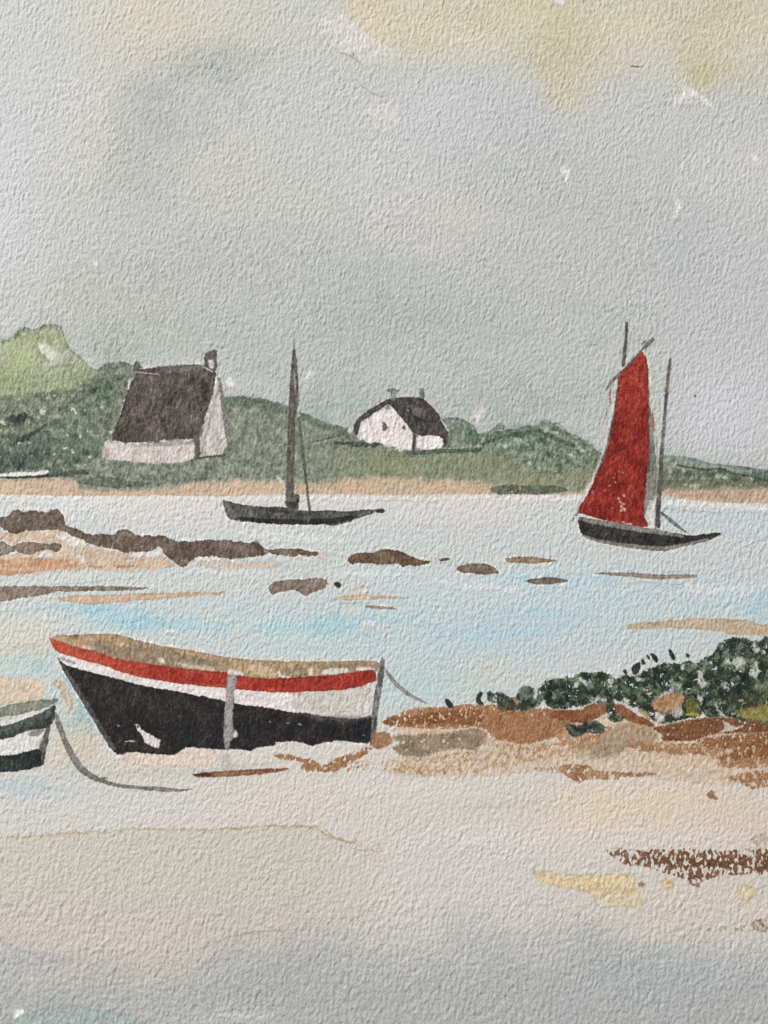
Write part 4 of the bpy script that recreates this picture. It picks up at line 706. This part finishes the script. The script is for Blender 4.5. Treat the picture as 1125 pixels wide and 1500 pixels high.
# taupe and brown right of it
mud([(884, 1072), (908, 1060), (930, 1059), (950, 1062), (958, 1072), (964, 1082), (940, 1092), (915, 1099), (890, 1108), (872, 1109), (860, 1098), (870, 1084)], (170, 150, 134), (186, 166, 148), 2.2, soft=4, alpha=.8, edge=0, lab=TP)
mud([(806, 1042), (820, 1040), (852, 1040), (858, 1034), (869, 1030), (892, 1030), (910, 1032), (924, 1040), (938, 1050), (953, 1056), (960, 1066), (940, 1062), (918, 1056), (905, 1044), (890, 1042), (870, 1054), (855, 1060), (830, 1056), (808, 1052)], (146, 88, 58), (164, 108, 76), .9)
mud([(810, 1050), (850, 1062), (880, 1066), (900, 1066), (876, 1082), (856, 1100), (830, 1090), (806, 1080), (800, 1062)], (190, 152, 120), (172, 132, 102), 1.8, dry=.3, dk=.2)
mud([(950, 1066), (985, 1060), (1031, 1050), (1077, 1052), (1125, 1060), (1240, 1060), (1240, 1074), (1125, 1072), (1080, 1074), (1046, 1074), (1020, 1084), (990, 1086), (967, 1085), (972, 1076)], (126, 78, 52), (146, 96, 66), 1.2, dry=.12)
mud([(924, 1088), (950, 1084), (1000, 1090), (1046, 1086), (1100, 1078), (1240, 1066), (1240, 1112), (1125, 1112), (1080, 1108), (1048, 1114), (1030, 1104), (1000, 1104), (960, 1098), (935, 1098)], (172, 126, 96), (188, 150, 120), 1.8, dry=.30, dk=.2)
mud([(1046, 1112), (1070, 1100), (1095, 1090), (1125, 1082), (1240, 1080), (1240, 1108), (1125, 1112), (1090, 1118), (1060, 1120)], (148, 96, 66), (168, 118, 88), 1.6, dry=.22)
mud([(1060, 1140), (1085, 1132), (1125, 1126), (1240, 1126), (1240, 1150), (1125, 1152), (1100, 1156), (1080, 1146)], (160, 108, 74), (180, 132, 100), 1.6, dry=.28)
mud([(815, 1122), (840, 1119), (864, 1119), (868, 1128), (890, 1130), (930, 1132), (960, 1130), (960, 1135), (920, 1139), (890, 1142), (862, 1141), (846, 1146), (834, 1140), (820, 1130)], (166, 116, 84), (184, 144, 114), 1.3, dry=.2)
mud([(776, 1124), (800, 1120), (830, 1124), (822, 1132), (796, 1132)], (182, 142, 110), (196, 164, 136), 1.4, dry=.5)
mud([(1033, 1166), (1040, 1157), (1046, 1158), (1044, 1164), (1053, 1169), (1044, 1171)], (168, 120, 98), (178, 134, 112), .6)
mud([(1010, 1084), (1050, 1078), (1090, 1074), (1125, 1072), (1240, 1070), (1240, 1092), (1125, 1092), (1080, 1094), (1040, 1096)], (150, 100, 68), (166, 116, 82), 1.6, dry=.22)
mud([(1040, 1118), (1075, 1110), (1125, 1106), (1240, 1104), (1240, 1122), (1125, 1124), (1080, 1126)], (176, 128, 96), (192, 150, 118), 1.8, dry=.30)
mud([(905, 1086), (950, 1094), (1000, 1098), (1060, 1096), (1050, 1102), (990, 1106), (930, 1098)], (172, 124, 92), (186, 144, 112), 1.6, dry=.3)
mud([(700, 1088), (760, 1090), (820, 1088), (870, 1080), (880, 1086), (820, 1098), (750, 1100)], (186, 142, 110), (198, 162, 132), 1.8, dry=.38, dk=.15)
# near dry brush strokes
KS = single('mud_streak', 'dark brown dry brushed streak of mud low at the right edge', 'mud streak', kind='structure')
mud([(884, 1242), (900, 1243), (960, 1244), (1000, 1243), (1040, 1245), (1125, 1242), (1240, 1242), (1240, 1284), (1125, 1280), (1090, 1280), (1051, 1283), (1030, 1290), (1017, 1298), (1004, 1288), (980, 1280), (964, 1276), (940, 1266), (914, 1266), (894, 1254)], (118, 78, 56), (142, 100, 74), 1.2, dry=.36, dk=.07, lab=KS)
mud([(950, 1256), (1020, 1258), (1080, 1254), (1130, 1250), (1240, 1250), (1240, 1274), (1125, 1270), (1060, 1272), (1000, 1270), (960, 1264)], (122, 82, 60), (140, 98, 72), 1.4, dry=.28, dk=.08, lab=KS)
mud([(1097, 1352), (1110, 1346), (1125, 1344), (1240, 1340), (1240, 1364), (1125, 1366), (1108, 1364)], (150, 118, 96), (170, 140, 118), 1.4, dry=.42, lab=KS)
mud([(1020, 1358), (1060, 1356), (1100, 1356), (1100, 1362), (1060, 1362), (1030, 1362)], (164, 136, 114), (180, 152, 130), 1.2, dry=.56, lab=KS)
mud([(1096, 1226), (1125, 1218), (1240, 1218), (1240, 1236), (1125, 1238), (1104, 1238)], (188, 170, 150), (176, 156, 136), 1.6, dry=.3, alpha=.7, lab=None)
YS = single('sand_streak', 'pale yellow ochre sand streak left of the dark mud streak', 'sand', kind='structure')
mud([(783, 1276), (790, 1272), (815, 1278), (862, 1282), (895, 1279), (927, 1279), (934, 1286), (926, 1292), (938, 1310), (946, 1322), (936, 1328), (900, 1328), (872, 1322), (866, 1308), (840, 1300), (825, 1303), (806, 1294), (787, 1290)], (210, 190, 154), (200, 178, 140), 1.4, soft=1.5, edge=.06, lab=YS)
mud([(870, 1306), (900, 1310), (940, 1314), (946, 1326), (900, 1330), (868, 1324)], (203, 194, 172), (196, 188, 168), 2, soft=3, alpha=.6, lab=None)
for x, y, r, c in [(976, 1294, 9, (208, 182, 134)), (939, 1294, 4.5, (158, 116, 84)), (1093, 1308, 14, (206, 188, 154)), (980, 1291, 3, (186, 150, 104)), (1020, 1296, 4, (150, 108, 82)), (918, 1282, 2, (180, 140, 96))]:
    paint(ell(x, y, r, r*.9, 1.6), c, .8, soft=1.5)
paint(poly([(780, 1264), (784, 1278), (786, 1284), (780, 1284)], 1), (190, 168, 130), .5)

# ---------------------------------------------------------------- green bushes on the bank
SG = 'dark leafy bushes on the brown bank'
def shrub(pts, label, c1=(50, 66, 54), c2=(112, 125, 100), tb=.30, rag=2.0, dry=.10, seed=0, n=30, name='shrub'):
    r = single(name, label, 'bush', SG)
    sd = poly(pts, rag)
    paint(sd, c1, .97, c2, '20', 2.6, tb, edge=.08, soft=.9, dry=dry, dk=.1, gran=.14, lab=r)
    paint(sd, (40, 52, 44), .75, None, soft=2, edge=0, fade=lambda x, y: sstep(-.02, .08, fbm(x, y, 20, 60+seed, 4, .6)))
    paint(sd, (132, 138, 108), .6, None, soft=2, edge=0, fade=lambda x, y: sstep(.06, .16, fbm(x, y, 20, 80+seed, 4, .6)))
    paint(sd, (206, 202, 194), .85, None, soft=2, edge=0, fade=lambda x, y: sstep(.19, .25, fbm(x, y, 15, 70+seed, 4, .65)))
    s, d = sd
    if n:
        q = rs(seed); ys, xs = np.where(d < -3)
        for _ in range(n*2//3):
            k = q.randint(len(xs)); x = X[s][ys[k], xs[k]]; y = Y[s][ys[k], xs[k]]
            rr = q.uniform(2.2, 5.5); u = q.rand()
            if u < .62: c, al = (36, 48, 40), .85
            elif u < .80: c, al = (98, 112, 84), .7
            elif u < .92: c, al = (66, 88, 72), .7
            else: c, al, rr = (206, 203, 194), .85, rr*.75
            paint(ell(x, y, rr*q.uniform(.7, 1.5), rr*q.uniform(.6, 1.2), 2.4), c, al, soft=1.2)
    return r
shrub([(760, 1014), (764, 1005), (775, 1006), (783, 1010), (780, 1024), (786, 1022), (788, 1006), (797, 1006), (797, 1020), (790, 1032), (776, 1040), (762, 1042), (746, 1040), (730, 1040), (730, 1028), (716, 1030), (712, 1020), (716, 1012), (722, 1016), (732, 1014), (744, 1020), (752, 1024)], 'low lobed grey green shrub at the left tip of the bank', (70, 84, 74), (94, 108, 96), .4, .9, 0, 3, 0)
paint(poly([(729, 1030), (748, 1026), (766, 1030), (766, 1038), (750, 1042), (730, 1040)], 1), (100, 84, 56), .6, soft=2)
paint(poly([(750, 1022), (760, 1024), (764, 1030), (754, 1031)], .8), (180, 150, 118), .8)
shrub([(790, 1010), (800, 998), (812, 994), (830, 993), (848, 986), (862, 984), (882, 985), (896, 988), (904, 1000), (900, 1020), (896, 1034), (884, 1032), (868, 1028), (850, 1036), (836, 1034), (824, 1040), (806, 1036), (798, 1028)], 'rounded dark green shrub left of the tan stone on the bank', seed=5, n=42)
shrub([(893, 1020), (902, 996), (912, 988), (926, 992), (940, 988), (952, 980), (968, 972), (984, 971), (1000, 972), (1012, 968), (1022, 976), (1028, 1000), (1030, 1030), (1024, 1050), (1004, 1052), (992, 1056), (975, 1060), (958, 1056), (944, 1040), (930, 1036), (915, 1032)], 'spotted green shrub around the tan stone in the middle of the bank', seed=6, n=56, dry=.16)
shrub([(1010, 980), (1020, 970), (1034, 964), (1046, 954), (1052, 942), (1064, 936), (1083, 933), (1098, 938), (1106, 940), (1125, 932), (1240, 930), (1240, 1058), (1125, 1060), (1100, 1056), (1080, 1053), (1056, 1050), (1032, 1050), (1022, 1030), (1016, 1004)], 'tallest dark green bush at the right edge', (50, 68, 56), (108, 122, 98), .32, seed=7, n=120, dry=.12)
shrub([(826, 1058), (834, 1060), (848, 1064), (860, 1056), (872, 1056), (886, 1064), (884, 1072), (868, 1074), (856, 1072), (846, 1080), (836, 1076), (830, 1068)], 'small dark green tuft below the brown rim under the rounded shrub', (60, 76, 64), (100, 112, 92), .3, 1.4, .06, 8, 6)
shrub([(888, 1030), (900, 1032), (902, 1044), (914, 1050), (910, 1056), (896, 1060), (888, 1050)], 'little green clump hanging over the brown rim', (58, 74, 62), (100, 112, 92), .35, 1.4, .06, 9, 3)
paint(poly([(1002, 1022), (1016, 1024), (1022, 1036), (1016, 1048), (1004, 1044)], 1.6), (116, 114, 44), .75, (140, 132, 52), '8', soft=2)
paint(line([(1004, 1046, 1.5), (1014, 1046, 3), (1024, 1047, 1.5)], .8), (186, 168, 78), .85)
paint(line([(936, 1040, 2), (944, 1044, 4), (950, 1052, 3)], 1.4), (150, 134, 60), .6)
mudy = poly([(1078, 1040), (1100, 1034), (1125, 1032), (1240, 1032), (1240, 1056), (1125, 1058), (1100, 1055), (1084, 1050)], 1.6)
paint(mudy, (140, 130, 56), .8, (168, 150, 80), '8', soft=2.5)
paint(poly([(1050, 1018), (1080, 1014), (1125, 1010), (1160, 1010), (1160, 1034), (1100, 1034), (1060, 1040)], 2), (84, 76, 44), .45, soft=6)
for p in [[(1018, 980), (1028, 984), (1034, 1000), (1030, 1010), (1022, 1004), (1020, 990)], [(1072, 968), (1084, 960), (1094, 972), (1084, 980), (1074, 976)], [(1096, 984), (1106, 966), (1112, 976), (1108, 992), (1098, 994)], [(1044, 1026), (1052, 1036), (1064, 1048), (1072, 1052), (1062, 1052), (1046, 1040)], [(1098, 944), (1108, 940), (1114, 956), (1104, 956)], [(1022, 1014), (1030, 1022), (1028, 1034), (1020, 1024)], [(962, 1022), (980, 1008), (988, 1010), (984, 1018), (966, 1026)], [(924, 990), (936, 990), (942, 996), (932, 1000)], [(908, 1024), (918, 1020), (922, 1034), (910, 1034)], [(866, 1024), (882, 1018), (890, 1028), (876, 1030)], [(838, 998), (848, 1000), (844, 1010), (836, 1006)], [(790, 1026), (800, 1032), (798, 1040), (788, 1034)], [(992, 974), (1002, 972), (1004, 982), (996, 984)], [(1056, 1000), (1068, 998), (1070, 1010), (1060, 1012)]]:
    paint(poly(p, 2.4), (208, 204, 197), .8, soft=1.3, dry=.22, dk=.2)
ST = single('stone', 'tan rounded stone half hidden in the spotted shrub', 'stone')
paint(poly([(953, 1028), (960, 1024), (975, 1018), (990, 1014), (1002, 1017), (1000, 1030), (994, 1040), (984, 1040), (974, 1046), (962, 1042), (954, 1036)], 1), (184, 146, 110), .95, (170, 128, 92), '20', edge=.1, lab=ST)
paint(poly([(956, 1040), (966, 1044), (976, 1050), (968, 1060), (960, 1056)], 1.4), (210, 204, 194), .85)
paint(poly([(982, 1040), (992, 1034), (1000, 1034), (998, 1050), (986, 1054)], 1.4), (206, 198, 186), .7)
paint(poly([(1056, 1053), (1064, 1058), (1074, 1064), (1090, 1062), (1084, 1068), (1068, 1070), (1048, 1074), (1062, 1066)], 1), (206, 198, 188), .85)
# single leaf dabs
DG = 'single dark leaf dabs above the bushes'
for pts, lab in [([(651, 1024), (656, 1023), (662, 1029), (664.5, 1035), (660, 1038), (654, 1033)], 'lone dark leaf dab standing furthest left on the brown bank'),
                 ([(698, 1018), (704, 1012), (708, 1016), (703, 1022), (706, 1028), (710, 1032), (700, 1032), (696, 1025)], 'crooked dark sprig beside the lobed shrub'),
                 ([(912, 981), (916, 980), (919, 986), (917, 988.5), (913, 986)], 'tiny dark dab left of the square black dab'),
                 ([(924, 976), (934, 970), (938, 969), (937, 980), (933, 988), (926, 988)], 'largest square black dab above the middle shrub'),
                 ([(938, 966), (942, 965), (945.5, 972), (943, 974), (939, 971)], 'small black dab touching the large square one at its upper right'),
                 ([(946, 960), (949, 959), (952, 965), (950, 966.5), (947, 964)], 'smallest dark dab between the two big black ones'),
                 ([(952, 958), (955, 956.5), (961, 959), (964, 968), (962, 972), (957, 968)], 'black tilted dab at the top of the row of dabs'),
                 ([(978, 952), (981, 951), (988, 960), (989, 966), (985, 967), (980, 960)], 'slender leaning black dab standing alone right of the row'),
                 ([(1003, 957), (1006, 956.5), (1009, 961), (1008, 964.5), (1004, 962)], 'small dark dab furthest right beside the tallest bush'),
                 ([(940, 983), (944, 982), (948, 990), (944, 993), (940, 989)], 'dark dab under the row at the shrub top')]:
    r = single('leaf', lab, 'leaf', DG)
    paint(poly(pts, .6), (40, 50, 44), .97, (56, 66, 58), '8', edge=.08, lab=r)


# ================================================================ BUILD
sc = bpy.context.scene
world = bpy.data.worlds.new("World"); sc.world = world; world.use_nodes = True
bg = world.node_tree.nodes['Background']
bg.inputs['Color'].default_value = (0.95, 0.98, 1.0, 1); bg.inputs['Strength'].default_value = AMB

# camera: a phone held over the sheet, its lower edge a little nearer
DIST, TILT, LENS = 0.217, math.radians(6.0), 40.0
cam = bpy.data.cameras.new('camera'); co = bpy.data.objects.new('camera', cam)
sc.collection.objects.link(co); sc.camera = co
co.location = (0, -DIST*math.sin(TILT), DIST*math.cos(TILT)); co.rotation_euler = (TILT*-1*-1, 0, 0)
cam.lens = LENS; cam.sensor_width = 36; cam.sensor_fit = 'AUTO'
cam.clip_start = 0.005; cam.clip_end = 20
cam.dof.use_dof = True; cam.dof.focus_distance = 0.2195; cam.dof.aperture_fstop = 13
# where each point of the sheet lies on the table plane
k = 36.0/LENS/H
R = np.array(Matrix.Rotation(TILT, 3, 'X'))
dx = (X.astype(np.float64)-W/2)*k; dy = -(Y.astype(np.float64)-H/2)*k
wx = R[0, 0]*dx + R[0, 1]*dy - R[0, 2]; wy = R[1, 0]*dx + R[1, 1]*dy - R[1, 2]; wz = R[2, 0]*dx + R[2, 1]*dy - R[2, 2]
tt = -co.location.z/wz
PXx = wx*tt + co.location.x; PYy = wy*tt + co.location.y
PZ = HT.astype(np.float64)*RELIEF*PX + 0.00035
P = np.stack([PXx, PYy, PZ], -1)
gyz, gxz = np.gradient(PZ); 
du = np.gradient(PXx, axis=1); dv = np.gradient(PYy, axis=0)
Nn = np.stack([-gxz/du, -gyz/dv, np.ones_like(PZ)], -1); Nn /= np.linalg.norm(Nn, axis=-1, keepdims=True)

# pigment settles unevenly: denser in the valleys of the tooth and where brush loads overlapped
dens = 1 + .36*(0.5-HN) + .50*FN + .20*T20 + .10*T8 + .20*TV
tooth = np.array((219, 213, 207), F)
C = np.minimum(C, 250)
body = np.clip((tooth - C).mean(-1, keepdims=True)/60, 0.35, 1)
C = tooth*np.power(C/tooth, 1 + (dens[..., None]-1)*body)
lum = (C*np.array((.3, .59, .11), F)).sum(-1, keepdims=True)
lum2 = np.interp(lum, [0, 45, 60, 100, 150, 180, 210, 235, 255], [0, 35, 49, 92, 147, 183, 216, 240, 255]).astype(F)
pig = lum2 + (C-lum)*(lum2/np.maximum(lum, 1))*SAT
lin = np.clip(pig, 2, 252)/255.0
lin = np.where(lin <= 0.04045, lin/12.92, ((lin+0.055)/1.055)**2.4)
lin = np.clip(lin*np.array(GAIN, F), 0.004, 0.86)

def pigment(name, rough, fine):
    m = bpy.data.materials.new(name); m.use_nodes = True
    nt = m.node_tree; b = nt.nodes['Principled BSDF']
    a = nt.nodes.new('ShaderNodeAttribute'); a.attribute_name = 'pigment'
    g = nt.nodes.new('ShaderNodeNewGeometry')
    n = nt.nodes.new('ShaderNodeTexNoise'); n.inputs['Scale'].default_value = 5200; n.inputs['Detail'].default_value = 3
    r = nt.nodes.new('ShaderNodeMapRange'); r.inputs['From Min'].default_value = .25; r.inputs['From Max'].default_value = .75
    r.inputs['To Min'].default_value = 1-fine; r.inputs['To Max'].default_value = 1+fine
    mx = nt.nodes.new('ShaderNodeVectorMath'); mx.operation = 'SCALE'
    nt.links.new(g.outputs['Position'], n.inputs['Vector']); nt.links.new(n.outputs['Fac'], r.inputs['Value'])
    nt.links.new(a.outputs['Color'], mx.inputs[0]); nt.links.new(r.outputs['Result'], mx.inputs['Scale'])
    nt.links.new(mx.outputs[0], b.inputs['Base Color'])
    bp = nt.nodes.new('ShaderNodeBump'); bp.inputs['Strength'].default_value = .35; bp.inputs['Distance'].default_value = .00004
    n2 = nt.nodes.new('ShaderNodeTexNoise'); n2.inputs['Scale'].default_value = 3600; n2.inputs['Detail'].default_value = 4
    nt.links.new(g.outputs['Position'], n2.inputs['Vector'])
    nt.links.new(n2.outputs['Fac'], bp.inputs['Height']); nt.links.new(bp.outputs['Normal'], b.inputs['Normal'])
    b.inputs['Roughness'].default_value = rough; b.inputs['Specular IOR Level'].default_value = .18
    return m
M_WASH = pigment('thin watercolour wash', .92, .05)
M_BODY = pigment('dense watercolour paint', .8, .09)
M_PAPER = pigment('rough cotton paper', .95, .03)

Lf = L[:-1, :-1]
idx = np.arange(ny*nx).reshape(ny, nx)
Pf = P.reshape(-1, 3); Nf = Nn.reshape(-1, 3); Cf = np.concatenate([lin.reshape(-1, 3), np.ones((ny*nx, 1))], 1).astype(F)
ZB = 0.00008

def film(name, mask, mat, origin):
    """the cells of the sheet covered by one pigment, closed down to the sheet's core by a rim"""
    jj, ii = np.where(mask)
    q = np.stack([idx[jj, ii], idx[jj+1, ii], idx[jj+1, ii+1], idx[jj, ii+1]], 1)
    mp = np.pad(mask, 1)
    rims = []
    for (oj, oi, a, b) in ((0, -1, 0, 1), (1, 0, 1, 2), (0, 1, 2, 3), (-1, 0, 3, 0)):
        e = ~mp[jj+1+oj, ii+1+oi]
        rims.append(q[e][:, [a, b]])
    rim = np.concatenate(rims)
    used, inv = np.unique(q, return_inverse=True); q = inv.reshape(q.shape)
    rv, rinv = np.unique(rim, return_inverse=True); rinv = rinv.reshape(rim.shape)
    nt_ = len(used); ntop = len(rv)
    vt = Pf[used]; vr = Pf[rv].copy(); vb = vr.copy(); vb[:, 2] = ZB
    verts = np.concatenate([vt, vr, vb]) - origin
    walls = np.stack([nt_+rinv[:, 1], nt_+rinv[:, 0], nt_+ntop+rinv[:, 0], nt_+ntop+rinv[:, 1]], 1)
    faces = np.concatenate([q, walls]).astype(np.int32)
    me = bpy.data.meshes.new(name)
    me.vertices.add(len(verts)); me.vertices.foreach_set('co', verts.astype(F).ravel())
    me.loops.add(faces.size); me.loops.foreach_set('vertex_index', faces.ravel())
    me.polygons.add(len(faces)); me.polygons.foreach_set('loop_start', np.arange(0, faces.size, 4, dtype=np.int32))
    me.polygons.foreach_set('use_smooth', np.ones(len(faces), bool))
    at = me.attributes.new('pigment', 'FLOAT_COLOR', 'POINT')
    at.data.foreach_set('color', np.concatenate([Cf[used], Cf[rv], Cf[rv]]).ravel())
    me.update()
    wn = np.tile(np.array([[0, 0, 1.0]]), (2*ntop, 1))
    me.normals_split_custom_set_from_vertices(np.concatenate([Nf[used], Nf[rv], Nf[rv]]).astype(F))
    me.materials.append(mat)
    o = bpy.data.objects.new(name, me); sc.collection.objects.link(o)
    return o

def tag(o, t):
    for kk, prop in (('label', 'label'), ('cat', 'category'), ('group', 'group'), ('kind', 'kind')):
        if t[kk]: o[prop] = t[kk]

masks = {}
for pid in range(len(PARTS)):
    mk = Lf == pid
    if pid == 0 or mk.sum() >= 3: masks[pid] = mk
roots, objs = {}, {}
for pid, mk in masks.items():
    tk, pname, par, lab = PARTS[pid]; t = THINGS[tk]
    mat = M_PAPER if pid == 0 else (M_WASH if t['kind'] == 'structure' else M_BODY)
    if tk not in roots:
        allm = np.isin(Lf, [p for p in masks if PARTS[p][0] == tk])
        jj, ii = np.where(allm); c = Pf[idx[jj, ii]]
        org = np.array([(c[:, 0].min()+c[:, 0].max())/2, (c[:, 1].min()+c[:, 1].max())/2, ZB])
        roots[tk] = [org, None]
    org = roots[tk][0]
    if pname is None:
        o = film(t['name'], mk, mat, org); o.location = org; tag(o, t); roots[tk][1] = o
    else:
        if roots[tk][1] is None:
            e = bpy.data.objects.new(t['name'], None); e.empty_display_size = .002; e.location = org
            sc.collection.objects.link(e); tag(e, t); roots[tk][1] = e
        o = film(pname, mk, mat, org)
        if lab: o['label'] = lab
    objs[pid] = o
for pid, o in objs.items():
    tk, pname, par, lab = PARTS[pid]
    if pname is not None:
        o.parent = objs[par] if par in objs else roots[tk][1]
# core of the sheet under the films, joined to the bare paper
x0, x1 = Pf[:, 0].min(), Pf[:, 0].max(); y0, y1 = Pf[:, 1].min(), Pf[:, 1].max()
cor = [P[0, 0], P[0, -1], P[-1, -1], P[-1, 0]]
org = roots['paper'][0]
v = [(c[0]-org[0], c[1]-org[1], z-org[2]) for z in (ZB+.00001, -.00025) for c in cor]
f = [(3, 2, 1, 0), (4, 5, 6, 7), (0, 1, 5, 4), (1, 2, 6, 5), (2, 3, 7, 6), (3, 0, 4, 7)]
me = bpy.data.meshes.new('paper_core'); me.from_pydata(v, [], f); me.update()
at = me.attributes.new('pigment', 'FLOAT_COLOR', 'POINT'); at.data.foreach_set('color', np.tile(np.array([.72, .68, .63, 1], F), 8))
me.materials.append(M_PAPER)
core = bpy.data.objects.new('core', me); sc.collection.objects.link(core); core.parent = roots['paper'][1]

# the window to the left that lights the sheet
la = bpy.data.lights.new('window_light', 'AREA'); la.shape = 'RECTANGLE'; la.size = .46; la.size_y = .62
la.energy = POWER; la.color = (1.0, .985, .955)
lo = bpy.data.objects.new('window_light', la); sc.collection.objects.link(lo)
lo.location = (-.86, 1.02, .78)
lo.rotation_euler = (Vector((0, 0, 0))-Vector(lo.location)).to_track_quat('-Z', 'Y').to_euler()

sc.view_settings.view_transform = 'Standard'; sc.view_settings.look = 'None'
sc.view_settings.exposure = 0; sc.view_settings.gamma = 1; sc.view_settings.use_curve_mapping = False
sc.render.film_transparent = False
sc.cycles.use_denoising = False
sc.cycles.filter_width = 1.05
